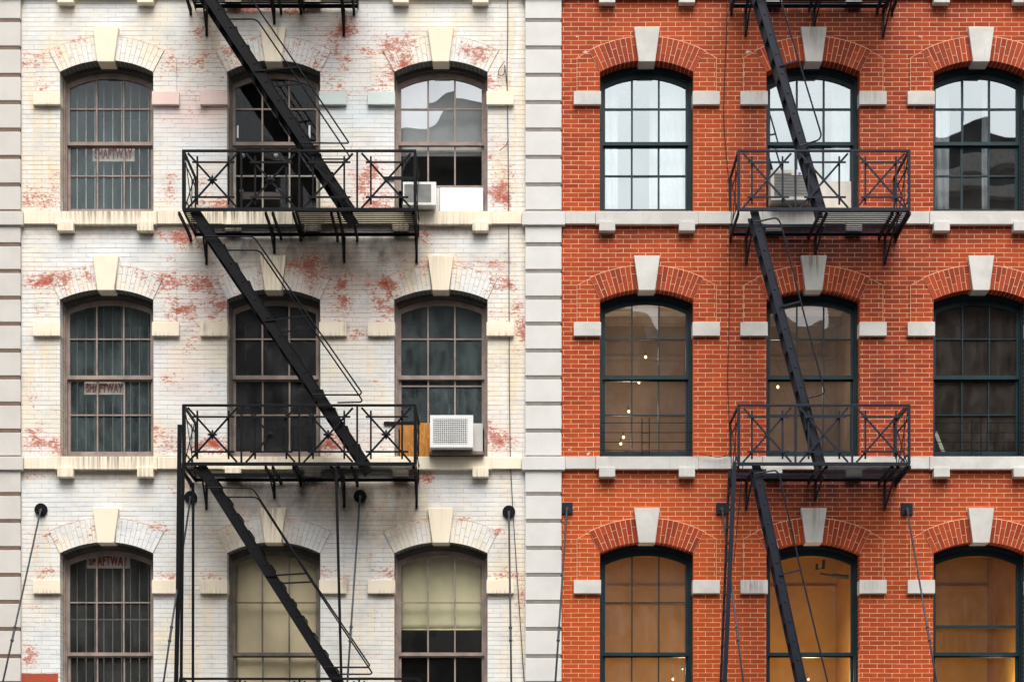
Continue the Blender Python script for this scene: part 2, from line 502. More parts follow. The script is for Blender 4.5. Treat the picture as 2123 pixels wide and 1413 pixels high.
# ------------------------------------------------------------------ survey table
ROWS = [  # spring, apex, opening bottom, impost top, impost bottom, muntin up, meet top, meet bottom, muntin low, glass bottom
    dict(n='top', sp=150.5, ap=126.5, bot=437.5, it=189, ib=216.5, mu=224.5, m0=293, m1=300, ml=361, gb=430, floor='upper'),
    dict(n='mid', sp=621.5, ap=600, bot=945.5, it=667, ib=695.5, mu=701.5, m0=777, m1=785, ml=857.5, gb=933.5, floor='middle'),
    dict(n='low', sp=1146, ap=1123, bot=1478, it=1201, ib=1229, mu=1247.5, m0=1351, m1=1358, ml=1440, gb=1466, floor='lower'),
]
for r in ROWS:
    r['zs'], r['za'], r['zb'] = Z(r['sp']), Z(r['ap']), Z(r['bot'])
HALF = 0.672
WHITE_C = [X(221.5), X(567.5), X(914)]
RED_C = [X(1340.5), X(1685.5), X(2031.5)]
RISE = {r['n']: r['za'] - r['zs'] for r in ROWS}


def arc_R(r):
    h = r['za'] - r['zs']
    return (HALF ** 2 + h ** 2) / (2 * h)


for r in ROWS:
    r['R'] = arc_R(r); r['zc'] = r['za'] - r['R']


def arc_z(r, u, rad): return r['zc'] + math.sqrt(max(0.0, rad * rad - u * u))


TOPZ, SILLS = Z(-700), [(-34, -6), (437.5, 464.5), (945.5, 972), (1478, 1506)]


# ------------------------------------------------------------------ wear of the white wall, spot by spot (photo pixels, radii, strength)
PEEL = [(640, 600, 230, 110, .28), (600, 110, 250, 80, .26), (600, 1080, 250, 60, .18), (800, 560, 90, 70, .3), (1030, 620, 60, 90, .3), (370, 560, 60, 90, .25), (720, 60, 45, 40, .8), (805, 105, 75, 35, .75), (845, 150, 60, 60, .75), (690, 125, 50, 60, .5), (420, 45, 40, 40, .6), (560, 20, 130, 14, .8), (410, 120, 50, 40, .6), (85, 130, 45, 25, .45), (75, 180, 30, 40, .45),
        (350, 130, 35, 40, .55), (395, 200, 40, 60, .45), (480, 130, 60, 40, .55), (560, 95, 130, 20, .4), (660, 150, 50, 60, .55), (700, 190, 30, 30, .6), (800, 170, 50, 40, .6), (990, 110, 60, 40, .5), (1010, 170, 25, 20, .7), (1030, 130, 40, 60, .3),
        (75, 417, 55, 20, .9), (100, 395, 50, 30, .5), (345, 400, 35, 40, .6), (450, 420, 60, 22, .9), (430, 370, 30, 50, .4), (760, 380, 60, 60, .65), (800, 425, 40, 15, .8), (690, 425, 30, 15, .8), (1042, 385, 30, 50, .85), (1050, 330, 30, 40, .35),
        (375, 490, 40, 22, 1.0), (420, 500, 40, 30, .6), (885, 490, 25, 25, 1.0), (700, 470, 200, 18, .5), (655, 560, 90, 50, .6), (560, 570, 180, 30, .5), (430, 590, 40, 40, .75), (100, 578, 70, 22, .75), (90, 640, 30, 40, .4), (130, 610, 60, 40, .45),
        (350, 585, 45, 30, .7), (360, 640, 30, 50, .6), (400, 660, 40, 70, .55), (440, 640, 40, 50, .7), (700, 620, 40, 70, .65), (730, 690, 40, 30, .6), (790, 600, 50, 40, .8), (800, 650, 40, 50, .7), (900, 545, 150, 16, .5), (1040, 590, 40, 18, .8), (1040, 655, 40, 15, .8), (1076, 670, 18, 70, .8),
        (380, 760, 60, 50, .32), (340, 780, 30, 30, .3), (65, 810, 25, 40, .5), (95, 920, 55, 22, .9), (75, 890, 30, 25, .5), (350, 915, 50, 30, .85), (450, 925, 60, 22, .9), (700, 920, 70, 25, .8), (790, 915, 40, 30, .6), (1035, 915, 45, 28, .85), (1035, 870, 40, 20, .4),
        (385, 1000, 30, 25, .7), (80, 985, 60, 12, .5), (870, 990, 40, 15, .8), (190, 1110, 14, 35, .8), (105, 1105, 60, 18, .55), (300, 1090, 80, 14, .4), (90, 1190, 40, 25, .5), (60, 1360, 25, 35, .7), (80, 1280, 30, 40, .35), (350, 1195, 40, 10, .7), (440, 1195, 30, 10, .8),
        (700, 1190, 40, 20, .7), (800, 1190, 50, 22, .65), (1040, 1195, 40, 12, .8), (590, 1080, 160, 18, .4), (900, 1080, 130, 14, .4), (1075, 1200, 15, 180, .5), (1075, 300, 14, 220, .35), (640, 1010, 220, 12, .45)]
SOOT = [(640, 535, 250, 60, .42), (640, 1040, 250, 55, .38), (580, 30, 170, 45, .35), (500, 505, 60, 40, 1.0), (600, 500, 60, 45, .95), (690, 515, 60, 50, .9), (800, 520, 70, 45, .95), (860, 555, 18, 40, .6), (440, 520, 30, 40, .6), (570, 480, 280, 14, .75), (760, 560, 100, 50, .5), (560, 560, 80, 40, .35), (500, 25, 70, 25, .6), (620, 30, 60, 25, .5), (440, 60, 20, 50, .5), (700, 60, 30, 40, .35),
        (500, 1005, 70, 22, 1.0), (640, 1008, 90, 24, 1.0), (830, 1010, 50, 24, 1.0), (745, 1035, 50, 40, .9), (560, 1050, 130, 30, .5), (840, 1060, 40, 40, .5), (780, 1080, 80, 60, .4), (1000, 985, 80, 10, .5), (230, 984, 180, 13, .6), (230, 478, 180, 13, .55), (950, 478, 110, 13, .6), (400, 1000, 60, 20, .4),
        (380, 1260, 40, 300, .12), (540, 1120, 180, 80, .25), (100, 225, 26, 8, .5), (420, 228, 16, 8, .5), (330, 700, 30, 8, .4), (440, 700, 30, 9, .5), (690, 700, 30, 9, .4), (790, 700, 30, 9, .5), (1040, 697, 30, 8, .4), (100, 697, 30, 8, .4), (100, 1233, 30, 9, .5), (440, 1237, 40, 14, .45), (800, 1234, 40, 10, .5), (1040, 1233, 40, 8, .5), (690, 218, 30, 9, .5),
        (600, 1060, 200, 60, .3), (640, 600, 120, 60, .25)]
WARM = [(80, 250, 45, 160, .85), (100, 360, 50, 60, .7), (130, 120, 60, 60, .6), (340, 130, 40, 60, .4), (430, 80, 40, 80, .6), (480, 200, 40, 40, .3), (730, 270, 40, 50, .6), (840, 130, 90, 60, .5), (950, 70, 110, 60, .4), (1060, 250, 40, 240, .8), (1070, 60, 30, 90, .8), (90, 740, 40, 110, .7), (420, 500, 60, 40, .7), (860, 560, 40, 60, 1.0), (900, 580, 60, 60, .6),
        (860, 640, 60, 60, .4), (1060, 760, 40, 180, .75), (1060, 560, 40, 60, .5), (300, 590, 80, 40, .3), (120, 600, 70, 40, .4), (410, 850, 60, 60, .2), (440, 990, 100, 20, .8), (780, 1040, 90, 40, .8), (860, 1050, 40, 70, .7), (100, 1130, 70, 60, .5), (420, 1260, 40, 160, .5), (760, 1290, 60, 110, .5), (1065, 1200, 40, 200, .8), (850, 1120, 60, 60, .4), (1000, 1130, 60, 50, .4), (200, 1010, 120, 40, .25), (720, 760, 60, 100, .35)]
PINK = [(400, 235, 75, 45, .85), (350, 230, 40, 50, .5), (455, 240, 40, 50, .5), (380, 770, 60, 60, .4), (680, 80, 70, 60, .3), (670, 590, 80, 70, .35), (430, 630, 60, 60, .4), (720, 650, 50, 60, .35), (90, 920, 70, 26, .4), (770, 380, 70, 60, .35), (1040, 900, 60, 40, .4), (720, 915, 100, 26, .4)]
BLUE = [(740, 235, 80, 35, .85), (700, 270, 60, 40, .4), (800, 240, 40, 40, .7), (520, 30, 60, 20, .3), (400, 320, 50, 50, .3), (300, 500, 160, 30, .25), (560, 740, 60, 60, .2), (140, 1010, 90, 50, .3), (310, 1040, 60, 50, .25), (90, 1330, 40, 50, .3), (700, 140, 50, 50, .2)]


def gsum(tab, px, py):
    v = np.zeros_like(px)
    for x, y, rx, ry, s in tab:
        v = np.maximum(v, s * np.exp(-((px - x) / rx) ** 2 - ((py - y) / ry) ** 2)) + 0.15 * s * np.exp(-((px - x) / rx) ** 2 - ((py - y) / ry) ** 2)
    return np.clip(v, 0, 1.2)


def set_color(me, name, rgb):
    a = me.color_attributes.new(name, 'FLOAT_COLOR', 'POINT')
    buf = np.ones((len(me.vertices), 4), dtype=np.float32); buf[:, :3] = rgb
    a.data.foreach_set('color', buf.ravel())


def wear(o):
    me = o.data; n = len(me.vertices)
    co = np.empty(n * 3, dtype=np.float64); me.vertices.foreach_get('co', co); co = co.reshape(-1, 3)
    org = origin_of(o)
    px = (co[:, 0] + org.x) * PPM + XH; py = YH - (co[:, 2] + org.z - EYE) * PPM
    band = ((py > 1397) & (px < 124) & (px > 40)).astype(float)
    set_color(me, 'wear', np.stack([gsum(PEEL, px, py), gsum(SOOT, px, py), gsum(WARM, px, py)], 1))
    set_color(me, 'tint', np.stack([gsum(PINK, px, py), gsum(BLUE, px, py), band], 1))


RSTAIN_SHADE = [(1690, 500, 175, 60, 1.1), (1690, 15, 180, 45, 1.0), (1690, 1010, 175, 50, 1.1), (1690, 570, 130, 60, .55), (1690, 90, 130, 60, .6), (1690, 1080, 130, 60, .55), (1555, 300, 40, 160, .45), (1830, 300, 50, 170, .35), (1555, 800, 40, 170, .45), (1830, 800, 50, 170, .4), (1880, 560, 60, 60, .3), (1960, 490, 120, 14, .5), (1340, 490, 120, 12, .5), (1960, 1000, 120, 12, .5), (1340, 1000, 130, 12, .5), (1560, 1290, 40, 160, .25), (1840, 1250, 60, 120, .2)]  # stains of the red wall plus platform shadows painted into the brick colour
RORANGE = [(1330, 1250, 330, 330, 1.0), (2000, 1270, 260, 260, .6), (1400, 300, 170, 300, .5), (1340, 750, 200, 200, .35)]
RSPOT = [(1199, 76, 5, 6, 1.1), (1552, 107, 7, 6, 1.1), (1907, 75, 6, 6, 1.1), (1187, 1052, 9, 7, .8), (1220, 940, 8, 8, .8), (1182, 930, 6, 6, .8), (1216, 108, 10, 3, 1.0), (1545, 112, 8, 3, 1.0), (1345, 1035, 5, 6, .7), (1454, 1055, 4, 5, .9)]


def rstain_shade(o):
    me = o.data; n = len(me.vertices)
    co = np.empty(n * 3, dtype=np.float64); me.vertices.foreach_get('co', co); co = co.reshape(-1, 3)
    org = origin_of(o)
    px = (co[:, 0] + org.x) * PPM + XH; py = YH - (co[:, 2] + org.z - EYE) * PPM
    set_color(me, 'stain_shade', np.stack([gsum(RSTAIN_SHADE, px, py), gsum(RSPOT, px, py), gsum(RORANGE, px, py)], 1))


# ------------------------------------------------------------------ wall sheet with arched openings
def column_strip(bm, xs, lo, hi, y, dz):
    for a, b in zip(xs, xs[1:]):
        l0, l1, h0, h1 = lo(a), lo(b), hi(a), hi(b)
        n = max(1, int(math.ceil(max(h0 - l0, h1 - l1) / dz)))
        prev = (bm.verts.new((a, y, l0)), bm.verts.new((b, y, l1)))
        for k in range(1, n + 1):
            t = k / n
            cur = (bm.verts.new((a, y, l0 + (h0 - l0) * t)), bm.verts.new((b, y, l1 + (h1 - l1) * t)))
            bm.faces.new((prev[0], prev[1], cur[1], cur[0]))
            prev = cur


def lin(a, b, step):
    n = max(1, int(round(abs(b - a) / step)))
    return [a + (b - a) * i / n for i in range(n + 1)]


REVEAL = 0.30


def facade(name, x0, x1, centers, parent, mat):
    bm = bmesh.new()
    edges = [x0]
    for c in centers: edges += [c - HALF, c + HALF]
    edges.append(x1)
    for i in range(0, len(edges), 2):
        column_strip(bm, lin(edges[i], edges[i + 1], 0.055), lambda x: 0.0, lambda x: TOPZ, 0.0, 0.055)
    for c in centers:
        xs = [c + HALF * math.sin(math.pi / 2 * t) for t in lin(-1, 1, 0.1)]
        xs = lin(c - HALF, c + HALF, 0.056)
        low, mid, top = ROWS[2], ROWS[1], ROWS[0]
        for r0, r1 in ((None, low), (low, mid), (mid, top), (top, None)):
            lo = (lambda x: 0.0) if r0 is None else (lambda x, r=r0: arc_z(r, x - c, r['R']))
            hi = (lambda x: TOPZ) if r1 is None else (lambda x, r=r1: r['zb'])
            column_strip(bm, xs, lo, hi, 0.0, 0.055)
        for r in ROWS:   # reveals: jambs, soffit, ledge
            for s in (-1, 1):
                x = c + s * HALF
                zz = lin(r['zb'], r['zs'], 0.1)
                for p, q in zip(zz, zz[1:]):
                    v = [bm.verts.new(t) for t in ((x, 0, p), (x, REVEAL, p), (x, REVEAL, q), (x, 0, q))]
                    bm.faces.new(v if s > 0 else v[::-1])
            for a, b in zip(xs, xs[1:]):
                za, zb = arc_z(r, a - c, r['R']), arc_z(r, b - c, r['R'])
                bm.faces.new([bm.verts.new(t) for t in ((a, 0, za), (a, REVEAL, za), (b, REVEAL, zb), (b, 0, zb))])
                bm.faces.new([bm.verts.new(t) for t in ((a, 0, r['zb']), (b, 0, r['zb']), (b, REVEAL, r['zb']), (a, REVEAL, r['zb']))])
    return build(name, bm, mat, parent, recalc=False)


# ------------------------------------------------------------------ arch of voussoirs, ears, keystone, impost blocks
RING = 0.338
EAR_X = 1.006


def make_arch(c, r, parent, painted):
    R0, R1 = r['R'] - 0.004, r['R'] + RING
    amax = math.asin(HALF / r['R']); amin = math.radians(4.9)
    n = 9
    seed = random.Random(int(c * 100) + r['sp'])
    gap = 0.0028 if painted else 0.0040
    BED = -0.0275 if painted else -0.0288

    def wedge(a0, a1, q0, q1, yf):
        vs = []
        for y in (yf, 0.20):
            for a, q in ((a0, q0), (a1, q0), (a1, q1), (a0, q1)):
                sh = gap / q if True else 0
                aa = a + (sh if a == a0 else -sh)
                vs.append(bm.verts.new((c + q * math.sin(aa), y, r['zc'] + q * math.cos(aa))))
        for fi, f in enumerate(((0, 1, 2, 3), (7, 6, 5, 4), (0, 4, 5, 1), (1, 5, 6, 2), (2, 6, 7, 3), (3, 7, 4, 0))):
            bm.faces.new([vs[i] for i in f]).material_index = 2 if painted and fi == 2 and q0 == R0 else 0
        tone.extend([seed.random()] * 8)
    for s in (-1, 1):
        bm = bmesh.new(); tone = []
        for k in range(n):
            a0 = amin + (amax - amin) * k / n; a1 = amin + (amax - amin) * (k + 1) / n
            if s < 0: a0, a1 = -a1, -a0
            cut = R0 + (R1 - R0) * (0.34 if k % 2 else 0.67)
            yf = -0.030 - seed.random() * 0.0025
            wedge(a0, a1, R0, cut - gap, yf); wedge(a0, a1, cut + gap, R1, yf)
        # mortar bed between the voussoirs
        aa = [s * (amin + (amax - amin) * t / 12) for t in range(13)]
        Rm = R1 + 0.009

        def pt(a, rad, y): return bm.verts.new((c + rad * math.sin(a), y, r['zc'] + rad * math.cos(a)))
        for p, q in zip(aa, aa[1:]):
            bm.faces.new((pt(p, R0 + .0035, BED), pt(q, R0 + .0035, BED), pt(q, Rm, BED), pt(p, Rm, BED))).material_index = 1
            bm.faces.new((pt(p, Rm, BED), pt(q, Rm, BED), pt(q, Rm, .01), pt(p, Rm, .01))).material_index = 1
            bm.faces.new((pt(p, R0 + .0035, BED), pt(q, R0 + .0035, BED), pt(q, R0 + .0035, .19), pt(p, R0 + .0035, .19))).material_index = 1
            tone.extend([0.5] * 12)
        bmesh.ops.reverse_faces(bm, faces=[f for f in bm.faces if f.material_index == 1 and f.normal.y > 0])
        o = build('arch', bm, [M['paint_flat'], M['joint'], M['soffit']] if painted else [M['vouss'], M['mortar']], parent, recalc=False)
        at = o.data.attributes.new('tone', 'FLOAT', 'POINT')
        at.data.foreach_set('value', np.array(tone, dtype=np.float32))
        if painted: wear(o)
    # ears
    ec_u = R1 * math.sin(amax); ec_z = r['zc'] + R1 * math.cos(amax)
    bt = Z(r['it'], 0.05); et = r['zs'] + 0.205
    for s in (-1, 1):
        bm = bmesh.new()

        def top(x):
            u = abs(x - c)
            if u < ec_u: return r['zs'] + (ec_z - r['zs']) * (u - HALF) / (ec_u - HALF)
            return ec_z + (et - ec_z) * (u - ec_u) / (EAR_X - ec_u)
        us = lin(HALF, ec_u, 0.045) + lin(ec_u, EAR_X, 0.05)[1:]
        xs = sorted(c + s * u for u in us)
        Y = -0.020
        column_strip(bm, xs, lambda x: bt, top, Y, 0.05)
        for u0, u1 in zip(us, us[1:]):
            a, b = c + s * u0, c + s * u1
            bm.faces.new([bm.verts.new(t) for t in ((a, Y, top(a)), (b, Y, top(b)), (b, 0, top(b)), (a, 0, top(a)))])
        xo = c + s * EAR_X
        bm.faces.new([bm.verts.new(t) for t in ((xo, Y, bt), (xo, 0, bt), (xo, 0, et), (xo, Y, et))])
        xi = c + s * HALF
        bm.faces.new([bm.verts.new(t) for t in ((xi, Y, bt), (xi, 0, bt), (xi, 0, r['zs']), (xi, Y, r['zs']))])
        if not painted:
            ox = xo - s * 0.006
            for q_ in (((min(xo, ox), Y - .001, bt), (max(xo, ox), Y - .001, bt), (max(xo, ox), Y - .001, et), (min(xo, ox), Y - .001, et)),):
                f_ = bm.faces.new([bm.verts.new(t) for t in q_]); f_.material_index = 1
            for u0, u1 in zip(us, us[1:]):
                if u0 < ec_u - .001: continue
                x_, w_ = sorted((c + s * u0, c + s * u1))
                f_ = bm.faces.new([bm.verts.new(t) for t in ((x_, Y - .001, top(x_) - .007), (w_, Y - .001, top(w_) - .007), (w_, Y - .001, top(w_)), (x_, Y - .001, top(x_)))]); f_.material_index = 1
        e = build('arch_shoulder', bm, [M['paint']] if painted else [M['red'], M['mortar']], parent, recalc=False)
        (wear if painted else rstain_shade)(e)


def keystone_bm(c, r):
    d = 0.085
    kk = (D - d) / D
    zt, zb = EYE + (r['za'] + 0.492 - EYE) * kk, EYE + (r['za'] - 0.008 - EYE) * kk
    bm = bmesh.new()
    vs = []
    for y in (-d, 0.19):
        zz = zb if y < 0 else zb
        for u, z in ((-.118, zz), (.118, zz), (.186, zt), (-.186, zt)):
            vs.append(bm.verts.new((c + u, y, z)))
    for f in ((0, 1, 2, 3), (7, 6, 5, 4), (0, 4, 5, 1), (1, 5, 6, 2), (2, 6, 7, 3), (3, 7, 4, 0)):
        bm.faces.new([vs[i] for i in f])
    bmesh.ops.recalc_face_normals(bm, faces=bm.faces[:])
    bmesh.ops.bevel(bm, geom=bm.edges[:], offset=0.007, segments=2, profile=0.6, affect='EDGES')
    return bm


def impost_bm(c, s, r):
    bm = bmesh.new()
    d = 0.060
    z0, z1 = Z(r['ib'], d), Z(r['it'], d)
    a, b = c + s * (HALF - 0.014), c + s * 1.050
    box(bm, min(a, b), max(a, b), -d, 0.13, z0, z1, 0.006)
    return bm


def corbel_bm(c, u, ytop):
    bm = bmesh.new()
    d = 0.115
    z1 = Z(ytop) + 0.001; z0 = z1 - 0.135
    x = c + u
    box(bm, x - 0.115, x + 0.115, -d, 0.02, z0, z1, 0.007)
    return bm


def sill_seg(bm, xa, xb, d, y0, y1):
    box(bm, xa, xb, -d, 0.03, Z(y1, d), Z(y0, d), 0.006)


# ------------------------------------------------------------------ windows
def outline(c, r, w, rad, zb, n=18):
    pts = [(c - w, zb)]
    for t in range(n + 1):
        u = -w + 2 * w * t / n
        pts.append((c + u, arc_z(r, u, rad)))
    pts.append((c + w, zb))
    return pts


def ring(bm, outer, inner, y0, y1):
    n = len(outer)
    A = [[bm.verts.new((x, y, z)) for x, z in loop] for loop in (outer, inner) for y in (y0, y1)]
    of, ob, inf, inb = A
    for i in range(n):
        j = (i + 1) % n
        for q in ((of[i], of[j], inf[j], inf[i]), (ob[i], ob[j], inb[j], inb[i]), (of[i], of[j], ob[j], ob[i]), (inf[i], inf[j], inb[j], inb[i])):
            bm.faces.new(q)


FW_O, FW_I, SW_O, SW_I = 0.668, 0.622, 0.630, 0.585
Y_F, Y_U, Y_L = 0.180, 0.222, 0.262


def make_window(c, r, parent, st):
    dk = -0.20
    Rr = r['R']
    wood = M[st['frame']]
    zb = r['zb'] + 0.002
    bm = bmesh.new()
    ring(bm, outline(c, r, FW_O, Rr - 0.006, zb), outline(c, r, FW_I, Rr - 0.085, zb + 0.03), Y_F + 0.02, 0.302)
    ring(bm, outline(c, r, FW_O - .002, Rr - 0.009, zb + .001), outline(c, r, FW_I + 0.016, Rr - 0.060, zb + 0.02), Y_F - 0.012, Y_F + 0.021)
    for s in (-1, 1):   # sash pulleys / stops seen on the jambs
        z = Z((r['m0'] + r['mu']) / 2 + 8, dk)
        box(bm, c + s * 0.648 - 0.012, c + s * 0.648 + 0.012, Y_F - 0.022, Y_F - 0.008, z - 0.03, z + 0.03)
    if st['frame'] != 'teal':
        for f in bm.faces:
            if f.calc_center_median().z > r['zs'] - .07: f.material_index = 1
    win = build('window', bm, [wood, M['head']], parent)
    if st.get('label'): win['label'] = st['label']
    zmu, zm0, zm1, zml, zgb = (Z(r[k], dk) for k in ('mu', 'm0', 'm1', 'ml', 'gb'))
    lift = st.get('lift', 0.0)
    Ri = Rr - 0.155
    grid = st.get('grid', True)
    mw = st.get('mw', 0.022)
    # upper sash
    bm = bmesh.new()
    ring(bm, outline(c, r, SW_O, Rr - 0.080, zm1), outline(c, r, SW_I, Ri, zm0), Y_U, Y_U + 0.038)
    if grid:
        for k in (-1, 1):
            u = k * SW_I / 3
            bar(bm, (c + u, Y_U + .019, zm0 - .004), (c + u, Y_U + .019, arc_z(r, u, Ri) + .01), mw, 0.030)
        bar(bm, (c - SW_I - .01, Y_U + .020, zmu), (c + SW_I + .01, Y_U + .020, zmu), mw * .9, 0.026)
    if st.get('midbar'):
        bar(bm, (c - SW_I - .01, Y_U + .010, Z(1298, dk)), (c + SW_I + .01, Y_U + .010, Z(1298, dk)), 0.045, 0.03)
    build('upper_sash', bm, M[st.get('muntin_u', st['frame'])], win)
    bm = bmesh.new()
    prng = random.Random(int(c * 77) + int(r['sp']))
    tl = 0.007 if st['glass'] in ('mirror', 'sky', 'skyd') else 0.004

    def lite(poly, y):
        xc_, zc_ = sum(p[0] for p in poly) / len(poly), sum(p[1] for p in poly) / len(poly)
        tx_, tz_ = prng.gauss(0, tl), prng.gauss(0, tl)
        bm.faces.new([bm.verts.new((x, y + (x - xc_) * tx_ + (z - zc_) * tz_, z)) for x, z in poly])
    if grid:
        w3 = SW_I / 3
        for k in range(3):
            u0, u1 = -SW_I + 2 * w3 * k - (.008 if k == 0 else 0), -SW_I + 2 * w3 * (k + 1) + (.008 if k == 2 else 0)
            lite([(c + u0, zm0 - .008), (c + u1, zm0 - .008), (c + u1, zmu), (c + u0, zmu)], Y_U + .026)
            lite([(c + u0, zmu), (c + u1, zmu)] + [(c + u1 + (u0 - u1) * q / 6, arc_z(r, u1 + (u0 - u1) * q / 6, Ri + .008)) for q in range(7)], Y_U + .026)
    else:
        lite(outline(c, r, SW_I + .008, Ri + .008, zm0 - .008), Y_U + .026)
    build('pane', bm, GL[st['glass']], win)
    # lower sash
    bm = bmesh.new()
    z0, z1 = zb + 0.031 + lift, zm1 + 0.012 + (0.02 if lift else 0)
    zi0 = max(zgb, zb + 0.055) + lift
    if lift: zi0 = z0 + 0.075
    o = [(c - SW_O, z0), (c - SW_O, z1), (c + SW_O, z1), (c + SW_O, z0)]
    i_ = [(c - SW_I, zi0), (c - SW_I, z1 - 0.03), (c + SW_I, z1 - 0.03), (c + SW_I, zi0)]
    ring(bm, o, i_, Y_L, Y_L + 0.038)
    if grid:
        for k in (-1, 1):
            u = k * SW_I / 3
            bar(bm, (c + u, Y_L + .019, zi0 - .004), (c + u, Y_L + .019, z1 - .02), mw, 0.030)
        zl = zml + lift
        if zl < z1 - 0.06:
            bar(bm, (c - SW_I - .01, Y_L + .020, zl), (c + SW_I + .01, Y_L + .020, zl), mw * .9, 0.026)
    build('lower_sash', bm, M[st.get('muntin_l', st['frame'])], win)
    bm = bmesh.new()
    zq = [zi0 - .008, z1 - .022]
    if grid and zml + lift < z1 - .06: zq.insert(1, zml + lift)
    xq = [c - SW_I - .008, c - SW_I / 3, c + SW_I / 3, c + SW_I + .008] if grid else [c - SW_I - .008, c + SW_I + .008]
    for za_, zb_ in zip(zq, zq[1:]):
        for xa_, xb_ in zip(xq, xq[1:]): lite([(xa_, za_), (xb_, za_), (xb_, zb_), (xa_, zb_)], Y_L + .026)
    build('pane', bm, GL[st.get('glass_l', st['glass'])], win)
    if st.get('bars'):
        bm = bmesh.new()
        for k in range(9):
            u = -0.52 + k * 0.130
            bar(bm, (c + u, 0.40, zb + .02), (c + u, 0.40, arc_z(r, u, Ri) + .02), 0.010, 0.010)
        if r['n'] == 'low':
            z = Z(1283, -0.40)
            bar(bm, (c - .62, 0.415, z), (c + .62, 0.415, z), 0.016, 0.01)
        build('security_bars', bm, M['bars_pale' if r['n'] == 'top' else 'bars'], win)
    if st.get('guard'):
        bm = bmesh.new()
        for py in (876, 896, 916, 933):
            z = Z(py, -0.1)
            tube(bm, [(c - .665, 0.10, z), (c + .665, 0.10, z)], 0.0055, 6)
        for px in ((1331, 1346) if st['guard'] == 1 else (2014.5, 2034)):
            x = X(px, -0.09)
            bar(bm, (x, 0.09, Z(944, -.09)), (x, 0.09, Z(866, -.09)), 0.014, 0.012)
        xa, xb = (X(1331, -.09), X(1346, -.09)) if st['guard'] == 1 else (X(2014.5, -.09), X(2034, -.09))
        for py in (876, 897, 917, 934): bar(bm, (xa, .088, Z(py, -.09)), (xb, .088, Z(py, -.09)), 0.012, 0.01)
        build('guard_rail', bm, M['iron'], win)
    return win


def make_room(c, r, parent, mat, depth=2.4, half=0.8):
    bm = bmesh.new()
    y0, y1 = 0.312, 0.312 + depth
    z0, z1 = r['zb'] - 0.75, r['za'] + 0.30
    a, b = c - half, c + half
    P8 = {(i, j, k): bm.verts.new(((a, b)[i], (y0, y1)[j], (z0, z1)[k])) for i in (0, 1) for j in (0, 1) for k in (0, 1)}
    for fi, f in enumerate((((0, 1, 0), (1, 1, 0), (1, 1, 1), (0, 1, 1)), ((0, 0, 0), (0, 1, 0), (0, 1, 1), (0, 0, 1)), ((1, 1, 0), (1, 0, 0), (1, 0, 1), (1, 1, 1)),
              ((0, 0, 0), (1, 0, 0), (1, 1, 0), (0, 1, 0)), ((0, 0, 1), (0, 1, 1), (1, 1, 1), (1, 0, 1)))):
        bm.faces.new([P8[i] for i in f]).material_index = 1 if fi == 4 else 0
    if mat in ('brownroom', 'amber'):
        box(bm, a + .01, b - .01, y1 - .06, y1 - .004, z1 - .55, z1 - .49)
        box(bm, a + .28, a + .36, y1 - .09, y1 - .004, z0 + .004, z1 - .004)
        for k in range(3): box(bm, a + .01, b - .01, y0 + .5 + k * .7, y0 + .62 + k * .7, z1 - .10, z1 - .004)
    ceil = mat if mat == 'dark' and r['n'] != 'mid' else 'ceil'
    return build('room', bm, [M[mat], M[mat if mat == 'amber' else ('ceil' if ceil == 'ceil' and mat in ('brownroom', 'paleroom') else mat)]], parent, recalc=False)


# ------------------------------------------------------------------ buildings
XW0, XP0, XP1, XR1 = X(45), X(1089), X(1164), X(2210)
white = thing('painted_brick_building', 'white painted brick building with peeling red patches and cream stone trim', 'building', ((XW0 + XP0) / 2, 0, 0))
redb = thing('red_brick_building', 'red brick building with pale stone trim and dark teal window frames', 'building', ((XP1 + XR1) / 2, 0, 0))
wall_w = facade('wall', XW0, XP0, WHITE_C, white, M['paint'])
wall_r = facade('wall', XP1, XR1, RED_C, redb, M['red']); rstain_shade(wall_r)


def shell(x0, x1, parent, mat):
    bm = bmesh.new()
    y1 = 14.0
    for q in (((x0, 0, 0), (x0, y1, 0), (x0, y1, TOPZ), (x0, 0, TOPZ)), ((x1, 0, 0), (x1, y1, 0), (x1, y1, TOPZ), (x1, 0, TOPZ)), ((x0, y1, 0), (x1, y1, 0), (x1, y1, TOPZ), (x0, y1, TOPZ))):
        bm.faces.new([bm.verts.new(p) for p in q])
    build('rear_wall', bm, mat, parent, recalc=False)
    bm = bmesh.new()
    box(bm, x0 - .02, x1 + .02, -0.35, y1 + .1, TOPZ + .004, TOPZ + 0.35, 0.02)
    build('roof', bm, M['roof'], parent)


shell(XW0 + .01, XP0 - .01, white, M['paint'])
shell(XP1 + .01, XR1 - .01, redb, M['red'])


